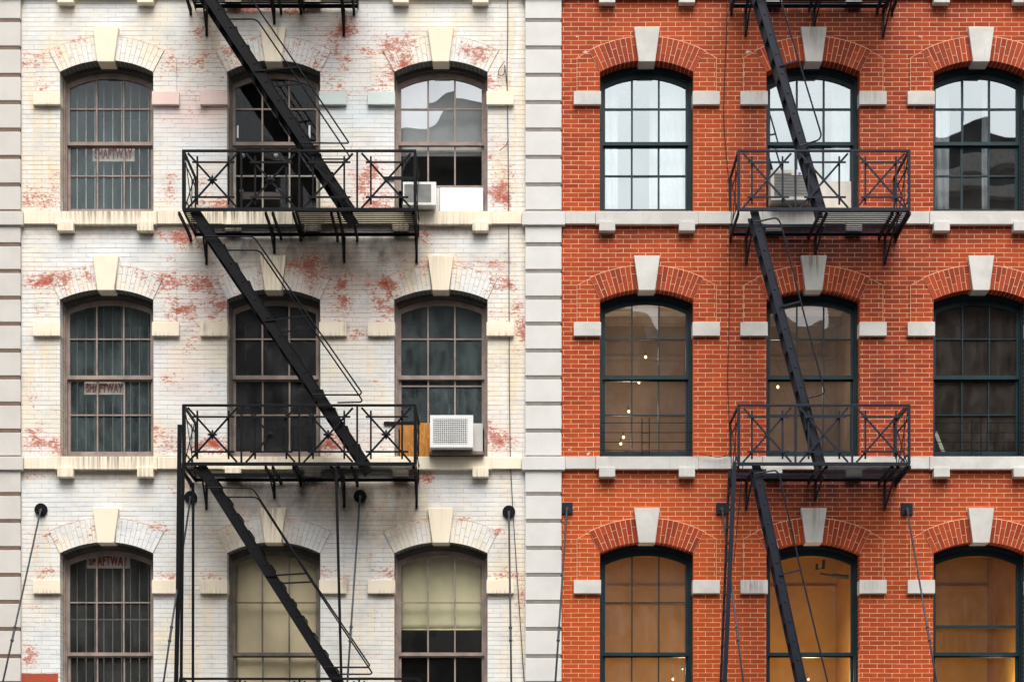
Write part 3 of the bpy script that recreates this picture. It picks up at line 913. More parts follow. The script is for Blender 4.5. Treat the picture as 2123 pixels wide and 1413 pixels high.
def pilaster(x0, x1, parent, ms, mg, band):
    bm = bmesh.new()
    box(bm, x0 + .012, x1 - .012, -0.060, 0.02, 0.0, TOPZ, 0, 1)
    grooves = [46 - 56.6, 47, 103.5, 160, 216.5, 273, 329.5, 386.5, 510, 565, 620.3, 674, 729.5, 784.7, 839, 894.7, 1025.5, 1081.3, 1137.2, 1192.7, 1248.4, 1304.5, 1360.5, 1416, 1472]
    edges = [(-34, -6), (437.5, 465.5), (945.5, 973), (1478, 1506)]
    ys = [-800 + 56.6 * k for k in range(14) if -800 + 56.6 * k < -45] + grooves
    cuts = sorted([('g', y - 4.0, y + 4.0) for y in ys] + [('b', a, b) for a, b in edges], key=lambda t: t[1])
    for (_, a0, a1), (_, b0, b1) in zip(cuts, cuts[1:]):
        if b0 - a1 > 4: box(bm, x0, x1, -0.068, 0.018, Z(b0), Z(a1), 0.007)
    y = 1506
    while y < 2050:
        box(bm, x0, x1, -0.068, 0.018, Z(y + 50), Z(y), 0.007); y += 56
    build('pilaster', bm, [ms, mg], parent)
    for a, b in edges:
        bm = bmesh.new()
        box(bm, x0 - band, x1 + band, -0.105, 0.018, Z(b, .105), Z(a, .105), 0.008)
        build('pilaster_band', bm, ms, parent)


pilaster(X(-32), XW0 - .001, white, M['quoinw'], M['groovew'], 0.045)
pilaster(XP0 + .001, XP1 - .001, redb, M['quoin'], M['groove'], 0.05)
pilaster(XR1 + .001, X(2286), redb, M['quoin'], M['groove'], 0.05)

SW_COL = {'top': {(0, -1): 'cream', (0, 1): 'pinkst', (1, -1): 'pinkst', (1, 1): 'bluest', (2, -1): 'bluest', (2, 1): 'cream'}}


def trim(bld, centers, xa, xb, stone, painted):
    for ci, c in enumerate(centers):
        for r in ROWS:
            make_arch(c, r, bld, painted)
            kb = keystone_bm(c, r)
            bmesh.ops.subdivide_edges(kb, edges=[e for e in kb.edges if e.calc_length() > .12], cuts=8, use_grid_fill=True)
            k = build('keystone', kb, stone, bld)
            wear(k)
            for s in (-1, 1):
                m = stone
                if painted: m = M[SW_COL.get(r['n'], {}).get((ci, s), 'cream')]
                ib = impost_bm(c, s, r)
                bmesh.ops.subdivide_edges(ib, edges=[e for e in ib.edges if e.calc_length() > .12], cuts=6, use_grid_fill=True)
                i_ = build('impost_block', ib, m, bld)
                if m is M['pinkst']: i_['label'] = 'pinkish impost block'
                if m is M['bluest']: i_['label'] = 'pale blue impost block'
                wear(i_)
        for y0, y1 in SILLS:
            for u in (-0.572, 0.572):
                o = build('corbel', corbel_bm(c, u, y1), stone, bld)
                wear(o)
            bm = bmesh.new()
            sill_seg(bm, c - 0.735, c + 0.735, 0.075, y0, y1)
            bmesh.ops.subdivide_edges(bm, edges=[e for e in bm.edges if abs(e.verts[0].co.x - e.verts[1].co.x) > .5], cuts=14)
            o = build('sill', bm, stone, bld)
            wear(o)
    for y0, y1 in SILLS:
        ed = [xa] + [v for c in centers for v in (c - 0.737, c + 0.737)] + [xb]
        for a, b in zip(ed[::2], ed[1::2]):
            if b - a < 0.02: continue
            m_ = (a + b) / 2 + 0.05
            for p, q in (((a, m_ - .0015), (m_ + .0015, b)) if b - a > 0.75 else ((a, b),)):
                bm = bmesh.new()
                sill_seg(bm, p, q, 0.055, y0 + .8, y1 - 1)
                o = build('sill_course', bm, stone, bld)
                wear(o)


# dark runs below the sills of the white wall, black crust on the limestone
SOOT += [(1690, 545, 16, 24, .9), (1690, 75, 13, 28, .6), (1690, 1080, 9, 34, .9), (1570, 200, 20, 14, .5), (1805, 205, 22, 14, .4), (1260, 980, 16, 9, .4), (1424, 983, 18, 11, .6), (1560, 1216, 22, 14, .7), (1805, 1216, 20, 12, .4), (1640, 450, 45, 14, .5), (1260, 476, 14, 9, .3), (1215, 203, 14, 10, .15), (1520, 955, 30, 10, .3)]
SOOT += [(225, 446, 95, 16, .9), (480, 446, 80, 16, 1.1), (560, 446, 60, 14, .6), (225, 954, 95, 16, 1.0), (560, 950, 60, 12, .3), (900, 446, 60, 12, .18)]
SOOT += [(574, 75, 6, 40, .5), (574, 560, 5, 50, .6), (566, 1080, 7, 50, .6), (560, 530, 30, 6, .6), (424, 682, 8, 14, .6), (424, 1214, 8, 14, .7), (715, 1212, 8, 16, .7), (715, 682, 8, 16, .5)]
for ci, cx in enumerate((221.5, 567.5, 914)):
    for r in ROWS:
        k_ = {'top': .55, 'mid': .75, 'low': .45}[r['n']]
        for s_ in (-1, 1):
            for t_ in range(7):
                a_ = math.radians(6 + 20 * t_ / 6); R_ = (r['R'] + RING + .01) * PPM
                PEEL.append((cx + s_ * R_ * math.sin(a_), r['sp'] - (r['zc'] - r['zs']) * PPM - R_ * math.cos(a_), 9, 6, k_))
            for t_ in range(4):
                PEEL.append((cx + s_ * (120 + 8 * t_), r['sp'] - 47 + 5 * t_, 9, 7, k_))
            for t_ in range(5): PEEL.append((cx + s_ * 146, r['sp'] - 26 + 14 * t_, 6, 9, k_ * .55))
wear(wall_w)
trim(white, WHITE_C, XW0 + .046, XP0 - .052, M['cream'], True)
trim(redb, RED_C, XP1 + .052, XR1 - .052, M['lime'], False)

WST = {
    ('w', 0, 'top'): dict(frame='wood', glass='dirty', bars=1, room='dark'),
    ('w', 1, 'top'): dict(frame='wood_d', glass='black', room='dark', muntin_u='wood', muntin_l='muntin_w'),
    ('w', 2, 'top'): dict(frame='wood', glass='mirror', glass_l='black', room='dark', lift=0.36),
    ('w', 0, 'mid'): dict(frame='wood', glass='dirty2', bars=1, room='dark'),
    ('w', 1, 'mid'): dict(frame='wood_d', glass='grey', room='dark', muntin_u='wood', muntin_l='wood'),
    ('w', 2, 'mid'): dict(frame='wood', glass='dirty2', room='dark', lift=0.42),
    ('w', 0, 'low'): dict(frame='wood', glass='shaft', bars=1, room='dark'),
    ('w', 1, 'low'): dict(frame='wood_d', glass='blind', room='dark'),
    ('w', 2, 'low'): dict(frame='wood', glass='blind', glass_l='black', room='dark'),
    ('r', 0, 'top'): dict(frame='teal', glass='sky', room='paleroom', mw=0.026),
    ('r', 1, 'top'): dict(frame='teal', glass='sky', room='paleroom', mw=0.026, lift=0.42),
    ('r', 2, 'top'): dict(frame='teal', glass='skyd', room='dark', mw=0.026),
    ('r', 0, 'mid'): dict(frame='teal', glass='warm', room='brownroom', guard=1, mw=0.018),
    ('r', 1, 'mid'): dict(frame='teal', glass='warm', room='brownroom', mw=0.018),
    ('r', 2, 'mid'): dict(frame='teal', glass='warm2', room='dark', guard=2, mw=0.018),
    ('r', 0, 'low'): dict(frame='teal', glass='amber2', room='amber', mw=0.018),
    ('r', 1, 'low'): dict(frame='teal', glass='amber', room='amber', grid=False),
    ('r', 2, 'low'): dict(frame='teal', glass='amber', room='amber', grid=False, midbar=True),
}
for (b, ci, rn), st in WST.items():
    r = next(q for q in ROWS if q['n'] == rn)
    c = (WHITE_C if b == 'w' else RED_C)[ci]
    par = white if b == 'w' else redb
    make_window(c, r, par, st)
    make_room(c, r, par, st['room'])

# ------------------------------------------------------------------ room lights
SPOT_M = None


def spotlight(px, py, d, label, group, power=0.0, size=0.022):
    p = P(px, py, d)
    t = thing('spotlight', label, 'spotlight', p, group)
    bm = bmesh.new()
    tube(bm, [p + Vector((0, .11, .03)), p + Vector((0, 0.012, 0))], [size * .75, size * 1.25], 12)
    tube(bm, [p + Vector((0, .08, .02)), p + Vector((0, .08, .10))], 0.008, 6)
    build('housing', bm, M['iron'], t)
    bm = bmesh.new()
    u = bmesh.ops.create_uvsphere(bm, u_segments=12, v_segments=8, radius=size)
    bmesh.ops.scale(bm, vec=(0.9, 0.6, 1.1), verts=bm.verts[:])
    bmesh.ops.translate(bm, vec=p + Vector((0, -0.008, 0)), verts=bm.verts[:])
    build('bulb', bm, M['bulb'], t, smooth=True)
    if power:
        l = bpy.data.lights.new('bulb_light', 'POINT'); l.energy = power; l.color = (1.0, 0.78, 0.52); l.shadow_soft_size = 0.12
        o = bpy.data.objects.new('bulb_light', l); COL.objects.link(o); o.location = p + Vector((0, -0.10, -0.03))


GS = 'lit spotlights behind the middle left red-building window'
for (x, y, lb, pw) in ((1338.5, 740, 'lit spotlight above the meeting rail, topmost of the five in its window', 10), (1324.5, 792.6, 'lit spotlight just under the meeting rail, second from the top of five', 0),
                       (1303.5, 852.6, 'brightest lit spotlight at the window mid height, third of five', 10), (1292.5, 906, 'lit spotlight low behind the window guard bars, fourth of five', 0), (1287, 919.6, 'lowest lit spotlight of the five, just above the window bottom', 6)):
    spotlight(x, y, -1.3, lb, GS, pw)
spotlight(1612.5, 802, -1.3, 'single lit spotlight behind the middle window left of the steep stair', None, 15)
spotlight(1415, 1386, -1.2, 'small lit bulb in the ochre room, higher of two in its window', 'lit bulbs low in the ochre room', 24, .012)
spotlight(1395, 1407, -1.2, 'small lit bulb in the ochre room, lower of two in its window', 'lit bulbs low in the ochre room', 0, .02)
spotlight(1676, 1407, -1.0, 'lit bulb at the foot of the steep stair in the ochre single pane window', None, 30, .016)
spotlight(2060, 1440, -1.0, 'lit bulb low in the ochre window by the right edge', None, 19, .026)

# wall lamp arm seen through the lower middle window of the red building
t = thing('wall_lamp', 'dark wall lamp with a long arm inside the ochre arched window', 'lamp', P(1705, 1200, -1.6))
bm = bmesh.new()
bar(bm, P(1700, 1188, -1.6), P(1726, 1192, -1.6), 0.03, 0.03); tube(bm, [P(1724, 1192, -1.6), P(1772, 1197, -1.6)], 0.035, 8)
build('arm', bm, M['ac_dark'], t)
bm = bmesh.new()
tube(bm, [P(1693, 1180, -1.55), P(1694, 1168, -1.55)], 0.02, 6); tube(bm, [P(1707, 1178, -1.55), P(1708, 1160, -1.55)], 0.022, 6); bar(bm, P(1691, 1179, -1.55), P(1710, 1177, -1.55), 0.012, 0.012)
build('fitting', bm, M['iron'], t)

# ------------------------------------------------------------------ signs in the shaft windows
def sign(px0, px1, py0, py1, label):
    d = -0.335
    a, b = P(px0, py1, d), P(px1, py0, d)
    t = thing('sign', label, 'sign', ((a.x + b.x) / 2, -d, a.z), 'shaft signs in the barred windows')
    bm = bmesh.new()
    box(bm, a.x, b.x, -d, -d + .012, a.z, b.z, 0.002)
    build('board', bm, M['signb'], t)
    cu = bpy.data.curves.new('lettering', 'FONT')
    cu.body = 'SHAFTWAY'; cu.align_x = 'CENTER'; cu.align_y = 'CENTER'; cu.size = 1.0; cu.offset = 0.034; cu.extrude = 0.004; cu.space_character = 1.12
    tmp = bpy.data.objects.new('lettering_curve', cu); COL.objects.link(tmp)
    bpy.context.view_layer.update()
    me = bpy.data.meshes.new_from_object(tmp)
    bpy.data.objects.remove(tmp); bpy.data.curves.remove(cu)
    co = np.empty(len(me.vertices) * 3); me.vertices.foreach_get('co', co); co = co.reshape(-1, 3)
    mn, mx = co.min(0), co.max(0)
    w, h = (b.x - a.x) * 0.90, (b.z - a.z) * 0.68
    new = np.empty_like(co)
    new[:, 0] = (co[:, 0] - (mn[0] + mx[0]) / 2) / (mx[0] - mn[0]) * w
    new[:, 2] = (co[:, 1] - (mn[1] + mx[1]) / 2) / (mx[1] - mn[1]) * h + (b.z - a.z) / 2
    new[:, 1] = -0.004 - co[:, 2]
    me.vertices.foreach_set('co', new.ravel()); me.update()
    me.materials.clear(); me.materials.append(M['signr'])
    o = bpy.data.objects.new('lettering', me); COL.objects.link(o); o.parent = t


sign(192, 279, 303, 334.5, 'red and cream SHAFTWAY sign in the upper barred window, fully readable')
sign(174.5, 259, 790, 817.5, 'faded SHAFTWAY sign under the meeting rail of the middle barred window')
sign(180, 269, 1146, 1177, 'SHAFTWAY sign tucked under the arch of the lower barred window')

# ------------------------------------------------------------------ blinds and curtains
def shade(c, r, ybot, mat, label, ytop=None, y=0.36, wid=0.60, folds=0.004, sag=0.0):
    bm = bmesh.new()
    z1 = r['za'] - 0.02 if ytop is None else Z(ytop, -y)
    z0 = Z(ybot, -y)
    nx, nz = 24, 14
    g_ = [[bm.verts.new((c - wid + 2 * wid * i / nx, y + folds * math.sin(i * 1.3 + j * .5) + folds * mnoise.noise((i * .4, j * .4, c)), z0 + (z1 - z0) * j / nz - sag * math.sin(math.pi * i / nx) * (1 - j / nz))) for i in range(nx + 1)] for j in range(nz + 1)]
    for j in range(nz):
        for i in range(nx): bm.faces.new((g_[j][i], g_[j][i + 1], g_[j + 1][i + 1], g_[j + 1][i]))
    geo = bmesh.ops.extrude_face_region(bm, geom=bm.faces[:])
    bmesh.ops.translate(bm, verts=[v for v in geo['geom'] if isinstance(v, bmesh.types.BMVert)], vec=(0, 0.004, 0))
    tube(bm, [(c - wid, y, z0 - .004), (c + wid, y, z0 - .004)], 0.012, 8)
    solo('window_blind', bm, mat, label, 'blind', 'roller blinds in the white building windows', True)


top, mid, low = ROWS
shade(WHITE_C[1], low, 1470, M['shade_tan'], 'full length tan roller blind behind the lowest window under the stair')
shade(WHITE_C[2], low, 1304, M['shade_green'], 'half lowered greenish tan roller blind right of the tan one', sag=-0.012)
shade(WHITE_C[2], top, 322, M['shade_white'], 'white roller blind behind the reflecting upper window above the air conditioner')


def curtain(x0, x1, r, label, grp, y=0.42, mat='cloth'):
    bm = bmesh.new()
    z0, z1 = r['zb'] + 0.02, r['za'] - 0.01
    nx, nz = 40, 8
    g_ = []
    for j in range(nz + 1):
        row = []
        for i in range(nx + 1):
            t_ = i / nx
            row.append(bm.verts.new((x0 + (x1 - x0) * t_, y + 0.022 * math.sin(t_ * (x1 - x0) * 60 + 0.4 * j), z0 + (z1 - z0) * j / nz)))
        g_.append(row)
    for j in range(nz):
        for i in range(nx): bm.faces.new((g_[j][i], g_[j][i + 1], g_[j + 1][i + 1], g_[j + 1][i]))
    geo = bmesh.ops.extrude_face_region(bm, geom=bm.faces[:])
    bmesh.ops.translate(bm, verts=[v for v in geo['geom'] if isinstance(v, bmesh.types.BMVert)], vec=(0, 0.003, 0))
    solo('curtain', bm, M[mat], label, 'curtain', grp, True)


GC = 'white curtains in the upper red-building windows'
curtain(X(1248, -.42), X(1281, -.42), top, 'narrow white curtain at the left side of the window beside the grey pilaster', GC)
curtain(X(1346, -.42), X(1436, -.42), top, 'wide white curtain covering the right part of the window beside the grey pilaster', GC)
curtain(X(1724, -.42), X(1775, -.42), top, 'white curtain right of the steep stair above the ivory air conditioner', GC)
curtain(X(1935, -.42), X(1968, -.42), top, 'narrow white curtain at the left side of the window by the right edge', GC)
curtain(X(2036, -.42), X(2050, -.42), top, 'very thin white curtain strip near the middle of the right edge window', GC)

# ------------------------------------------------------------------ air conditioners and window boards
def air_conditioner(px0, px1, py0, py1, d, label, body='ac', grid=False, back=0.5, badge=False, hshadow=0.03):
    a, b = P(px0, py1, d), P(px1, py0, d)
    t = thing('air_conditioner', label, 'air conditioner', ((a.x + b.x) / 2, -d + .2, a.z), 'window air conditioners')
    w, h = b.x - a.x, b.z - a.z
    mg = (0.055 * w + .01, 0.10 * h)
    bm = bmesh.new()
    box(bm, a.x + .006, b.x - .006, -d + 0.03, -d + back, a.z + .006, b.z - .006, 0.008)
    # front bezel
    x0, x1, z0, z1 = a.x + mg[0], b.x - mg[0] * 1.9, a.z + mg[1], b.z - mg[1] * 1.1
    ring(bm, [(a.x, a.z), (a.x, b.z), (b.x, b.z), (b.x, a.z)], [(x0, z0), (x0, z1), (x1, z1), (x1, z0)], -d, -d + .035)
    build('body', bm, M[body], t)
    bm = bmesh.new()
    box(bm, x0 - .002, x1 + .002, -d + .022, -d + .029, z0 - .002, z1 + .002)
    build('grille_back', bm, M['ac_dark'], t)
    bm = bmesh.new()
    if grid:
        for k in range(12):
            z = z0 + (z1 - z0) * (k + .5) / 12; bar(bm, (x0, -d + .008, z), (x1, -d + .008, z), 0.010, 0.016)
        for k in range(18):
            x = x0 + (x1 - x0) * (k + .5) / 18; bar(bm, (x, -d + .006, z0), (x, -d + .006, z1), 0.008, 0.012)
    else:
        for k in range(16):
            z = z0 + (z1 - z0) * (k + .5) / 16; bar(bm, (x0, -d + .012, z), (x1, -d + .012, z + .003), 0.0095, 0.016)
    build('grille', bm, M['ac' if grid else 'ac_slat'], t)
    if badge:
        bm = bmesh.new()
        xc = x0 + (x1 - x0) * .62
        box(bm, xc - .10, xc + .06, -d - .006, -d + .020, z1 - .035, z1 + .012, .002)
        build('control_panel', bm, M[body], t)
        bm = bmesh.new()
        for k in range(3): box(bm, xc + .0, xc + .035, -d - .0085, -d - .005, z1 - .028 + k * .014, z1 - .020 + k * .014)
        build('badge', bm, M['ac_blue'], t)
    return t


air_conditioner(833, 904, 377, 424.5, 0.27, 'small white slatted air conditioner behind the balcony end on the cream sill', hshadow=.03)
air_conditioner(891.5, 981, 860, 926.5, 0.33, 'bright white air conditioner with square grid grille beside plywood', grid=True)
air_conditioner(1598, 1699, 352, 414, 0.24, 'ivory louvred air conditioner behind the steep stair with torn slats', body='ac_old', badge=True)


def panel(px0, px1, py0, py1, mat, label, name='window_board', y=0.225, th=0.018):
    a, b = P(px0, py1, -y), P(px1, py0, -y)
    bm = bmesh.new(); box(bm, a.x, b.x, y, y + th, a.z, b.z, 0.002)
    return solo(name, bm, mat, label, 'board', 'boards closing gaps beside air conditioners')


panel(912.5, 1002, 389, 437, M['board'], 'plain bright white board filling the gap right of the small air conditioner', y=.20)
panel(903.5, 911.5, 390, 437, M['lime'], 'narrow ribbed grey filler strip between air conditioner and white board', y=.21)
panel(829, 895, 876, 946, M['ply'], 'orange brown plywood board left of the white air conditioner', y=.20)
panel(979, 1001, 877, 938, M['lime'], 'narrow pale filler strip right of the grid grille air conditioner', y=.21)
panel(1688, 1766, 376, 437, M['ac_old'], 'pale ivory board right of the louvred air conditioner', y=.20)
bm = bmesh.new()
a, b = P(889, 941, .16), P(1003, 934.5, .16)
box(bm, a.x, b.x, -.16, 0.2, a.z, b.z, .003)
solo('support_shelf', bm, M['wood_d'], 'dark narrow shelf carrying the grid grille air conditioner', 'shelf')

# small things behind the black window
GG = 'round glass lamps behind the black upper window'
for x, y, lb in ((503.5, 323, 'clear round lamp behind black glass, upper left of four'), (572, 323, 'clear round lamp behind black glass, upper right of four'), (500.5, 397, 'clear round lamp behind black glass, lower left of four'), (577, 395, 'clear round lamp behind black glass, lower right of four')):
    p = P(x, y, -0.5)
    t = thing('globe_lamp', lb, 'lamp', p, GG)
    bm = bmesh.new(); bmesh.ops.create_uvsphere(bm, u_segments=16, v_segments=10, radius=0.036); bmesh.ops.translate(bm, vec=p, verts=bm.verts[:])
    build('globe', bm, M['globe'], t, smooth=True)
    bm = bmesh.new(); tube(bm, [p + Vector((0, .02, .03)), p + Vector((0, .02, .065))], .014, 8)
    build('socket', bm, M['iron'], t)
bm = bmesh.new()
a, b = P(502, 413, -.8), P(580, 398, -.8)
box(bm, a.x, b.x, .8, 1.1, a.z, b.z, .004)
solo('wooden_shelf', bm, M['wood'], 'brown wooden shelf between the two lower round lamps', 'shelf')
for x, lb in ((492, 'white strip sticker on the left pane of the black upper window'), (641, 'white strip sticker on the right pane of the black upper window')):
    p = P(x, 270.5, -.2); bm = bmesh.new()
    box(bm, p.x - .014, p.x + .014, .2405, .2435, p.z - .09, p.z + .09, .001)
    solo('sticker', bm, M['board'], lb, 'sticker', 'white stickers on the black window')
bm = bmesh.new()
bar(bm, P(1939, 895, -.6), P(1957, 940, -.6), 0.05, 0.02)
solo('leaning_board', bm, M['ac_old'], 'pale board leaning inside the dark window with guard bars', 'board')

# ------------------------------------------------------------------ fire escapes
ZP_TOP, ZP_MID, ZP_UP, ZP_LOW = 11.112, 7.590, 14.386, 3.805


def rail_panel(bm, A, B, z0, z1, posts=True, w=0.028):
    """one bay of railing: X braces, overlapping inner square of bars; A, B are the (x, y) ends"""
    A, B = Vector((A[0], A[1], 0)), Vector((B[0], B[1], 0))
    nrm = (B - A).normalized().cross(Vector((0, 0, 1)))

    def q(u, v, off=0.0): return A.lerp(B, u) + Vector((0, 0, z0 + (z1 - z0) * v)) + nrm * off
    L = (B - A).length
    e = 0.075
    bar(bm, q(e, .96, .006), q(1 - e, .03, .006), w, 0.008, nrm); bar(bm, q(e, .03, -.006), q(1 - e, .96, -.006), w, 0.008, nrm)
    for v in (.205, .80): bar(bm, q(.15, v, .015), q(.885, v, .015), 0.026, 0.009, nrm)
    for u in (.235, .775): bar(bm, q(u, .09, -.015), q(u, .915, -.015), 0.026, 0.009, nrm)


def rosette_bm(c):
    bm = bmesh.new()
    c = Vector(c)
    for k in range(8):
        a = k * math.pi / 4 + math.pi / 8 * 0
        L = 0.075 if k % 2 == 0 else 0.05
        d = Vector((math.cos(a), 0, math.sin(a))); s = Vector((-math.sin(a), 0, math.cos(a)))
        vs = [bm.verts.new(c + v) for v in (d * 0.01 + Vector((0, -.012, 0)), d * L * .6 + s * .016 + Vector((0, -.006, 0)), d * L + Vector((0, -.004, 0)), d * L * .6 - s * .016 + Vector((0, -.006, 0)))]
        bm.faces.new(vs)
        vs2 = [bm.verts.new(v.co + Vector((0, .012, 0))) for v in vs]
        bm.faces.new(vs2[::-1])
        for i in range(4): bm.faces.new((vs[i], vs2[i], vs2[(i + 1) % 4], vs[(i + 1) % 4]))
    t = bmesh.new(); bmesh.ops.create_uvsphere(t, u_segments=10, v_segments=6, radius=0.02)
    bmesh.ops.translate(t, vec=c + Vector((0, -.008, 0)), verts=t.verts[:]); merge(bm, t)
    return bm


def bracket_bm(x, zp, d0=0.96, drop=0.43, lean=0.0):
    bm = bmesh.new()
    bar(bm, (x, -d0, zp - .035), (x, 0.0, zp - .035), 0.030, 0.045, (0, 0, 1))
    bar(bm, (x, -.016, zp - .03), (x, -.016, zp - drop), 0.034, 0.022, (0, 1, 0))
    bar(bm, (x + lean, -d0 * 0.55, zp - .05), (x, -.02, zp - drop + .02), 0.022, 0.022, (1, 0, 0))
    return bm


def balcony(fe, x0, x1, zp, bays, iron, hole, rosettes=(), brackets=(), rail=True, arm=False, extra=None):
    """x0..x1: the platform; hole: (xa, xb) stair opening in its front half"""
    dF = 1.0
    zr = zp + 0.812
    bm = bmesh.new()
    # platform frame: front angle, sides, rear bar, opening trimmers
    box(bm, x0 - .015, x1 + .015, -dF - .012, -dF + .012, zp - .022, zp + .024, .003)
    bar(bm, (x0, -dF, zp - .012), (x0, 0.0, zp - .012), 0.012, 0.045, (0, 0, 1)); bar(bm, (x1, -dF, zp - .012), (x1, 0.0, zp - .012), 0.012, 0.045, (0, 0, 1))
    bar(bm, (x0, -.05, zp - .012), (x1, -.05, zp - .012), 0.012, 0.04, (0, 0, 1))
    bar(bm, (hole[0], -.40, zp - .01), (hole[1], -.40, zp - .01), 0.02, 0.04, (0, 0, 1))
    bar(bm, (hole[1], -dF, zp - .015), (hole[1], 0, zp - .015), 0.03, 0.045, (0, 0, 1))
    b = build('balcony', bm, iron, fe)
    bm = bmesh.new()
    n = 13
    for k in range(n):
        y = -0.075 - k * (dF - 0.11) / (n - 1)
        spans = [(x0, x1)]
        if -y > 0.40: spans = [(hole[1], x1)] + ([(x0, hole[0])] if hole[0] - x0 > .05 else [])
        for a, c in spans: bar(bm, (a, y, zp + .004), (c, y, zp + .004), 0.041, 0.006, (0, 0, 1))
    build('grating', bm, iron, b)
    for x, dr, ln in brackets:
        build('bracket', bracket_bm(x, zp, drop=dr, lean=ln), iron, b)
    if not rail: return b
    bm = bmesh.new()
    box(bm, x0 - .016, x1 + .016, -dF - .014, -dF + .014, zr - .016, zr + .016, .003)
    W = (x1 - x0) / bays
    for k in range(bays + 1):
        x = x0 + W * k
        w = 0.04 if k in (0, bays) else 0.026
        bar(bm, (x, -dF, zp), (x, -dF, zr), w, 0.026, (0, 1, 0))
    for k in range(bays): rail_panel(bm, (x0 + W * k, -dF), (x0 + W * (k + 1), -dF), zp, zr)
    build('front_railing', bm, iron, b)
    for x in (x0, x1):
        bm = bmesh.new()
        bar(bm, (x, -dF, zr), (x, 0, zr), 0.030, 0.030, (0, 0, 1))
        rail_panel(bm, (x, -dF + .02), (x, -.03), zp, zr)
        bar(bm, (x, -.03, zp), (x, -.03, zr), 0.02, 0.02, (0, 1, 0))
        if arm and x == x1: bar(bm, (x + .02, -.02, zr), (x - .50, -.02, zr), 0.045, 0.02, (0, 1, 0))
        build('side_railing', bm, iron, b)
    for k in rosettes:
        build('rosette', rosette_bm((x0 + W * (k + .5), -dF - .012, zp + .405)), iron, b)
    return b


def stair(fe, top, bot, dF, dB, iron, rails, size=0.13, step=0.235, tread_w=0.13, open_risers=False, lift=0.0):
    """two sloping stringers with treads between; rails: list of (points, standoffs)"""
    tx, tz = top; bx, bz = bot
    d = Vector((bx - tx, 0, bz - tz)); L = d.length; dn = d.normalized()
    nrm = Vector((dn.z, 0, -dn.x))
    if nrm.z < 0: nrm = -nrm
    bm = bmesh.new()
    for y in (-dF, -dB):
        bar(bm, (tx, y, tz), (bx, y, bz), size, 0.012, (0, 1, 0))
        for s in (-1, 1):   # flanges
            off = nrm * (s * size / 2)
            bar(bm, Vector((tx, y, tz)) + off, Vector((bx, y, bz)) + off, 0.010, 0.030, (0, 1, 0))
    st = build('stair', bm, iron, fe)
    n = int((tz - bz) / step)
    for k in range(1, n):
        t = k / n
        c = Vector((tx, 0, tz)) + d * t
        bm = bmesh.new()
        z = c.z + lift
        box(bm, c.x - tread_w * .45, c.x + tread_w * .55, -dF + .008, -dB - .008, z - .012, z + .012, .002)
        if not open_risers: box(bm, c.x + tread_w * .55 - .008, c.x + tread_w * .55, -dF + .008, -dB - .008, z - .045, z + .012)
        for y in (-dF - .011, -dB + .003):   # rivet heads
            box(bm, c.x - .016, c.x + .016, y - .002, y + .010, z - .014, z + .018, .004)
        build('tread', bm, iron, st)
    for pts, stands, r in rails:
        bm = bmesh.new()
        tube(bm, smooth_path(pts, 0.07), r, 8)
        for a, b in stands: bar(bm, a, b, 0.022, 0.014, (0, 1, 0))
        build('handrail', bm, iron, st, smooth=False)
    return st


def PP(lst, d): return [P(x, y, d) for x, y in lst]


I1, I2 = M['iron'], M['iron2']
xl0, xl1 = X(380.5, 1.0), X(860.5, 1.0)
fe1 = thing('fire_escape', 'black fire escape zigzagging down the white painted building', 'fire escape', ((xl0 + xl1) / 2, -.5, 0))
HOLE1 = (X(398, 1.0), X(613, 1.0))
bx1 = [(X(428.5), .43, .02), (X(569), .27, 0), (X(714), .40, 0), (X(864), .41, 0), (X(396), .10, 0), (X(624), .09, 0), (X(741), .10, 0), (X(583), .07, 0), (X(700), .10, 0)]
b1u = balcony(fe1, xl0, X(730, 1.0), ZP_UP, 3, I1, HOLE1, (), [(X(429), .42, .02), (X(569), .25, 0), (X(713), .42, 0), (X(396), .12, 0), (X(624), .10, 0), (X(734), .12, 0), (X(583), .10, 0)])
b1t = balcony(fe1, xl0, xl1, ZP_TOP, 4, I1, HOLE1, (0, 1), bx1, arm=True)
b1m = balcony(fe1, xl0, xl1, ZP_MID, 4, I1, HOLE1, (0, 1, 2, 3), bx1, arm=True)
b1l = balcony(fe1, X(374, 1.0), X(868, 1.0), ZP_LOW, 4, I1, HOLE1, (), [(X(429), .42, 0), (X(714), .42, 0)])
# rivets on the bottom rails
stair(fe1, (-4.41, ZP_UP), (-2.235, ZP_TOP), .95, .40, I1, [
    (PP([(500, -30), (522.5, 0), (617.6, 139), (722.7, 295), (721, 297), (624, 296.5)], 1.0), [(P(526, 147.5, .96), P(617.6, 139, 1.0))], .011),
    (PP([(463, 40), (532, 40), (623.6, 174), (728.6, 330), (668, 330)], .38), [(P(560, 180, .40), P(623.6, 174, .38))], .011)], lift=.032, tread_w=.155)
stair(fe1, (-4.41, ZP_TOP), (-2.03, ZP_MID), .95, .40, I1, [
    (PP([(425, 490), (526, 490), (639, 654), (750, 813), (746, 818), (649, 818)], 1.0), [(P(548, 665, .96), P(639, 654, 1.0))], .011),
    (PP([(463, 518.7), (538, 518.7), (647, 680), (754, 833), (700, 834)], .38), [(P(580, 689, .40), P(647, 680, .38))], .011)], lift=.032, tread_w=.155)
stair(fe1, (-4.33, ZP_MID), (-1.93, ZP_LOW), .95, .40, I1, [
    (PP([(428, 1010), (524, 1011), (638, 1187.7), (766.7, 1378), (762, 1382), (671, 1382)], 1.0), [(P(549, 1193, .96), P(638, 1187.7, 1.0))], .011),
    (PP([(456, 1029.7), (534, 1029.7), (646, 1205), (771.7, 1393.5), (768, 1396.5), (696, 1396.5)], .38), [(P(572.6, 1208.7, .40), P(646, 1205.4, .38))], .011)], lift=.032, tread_w=.155)
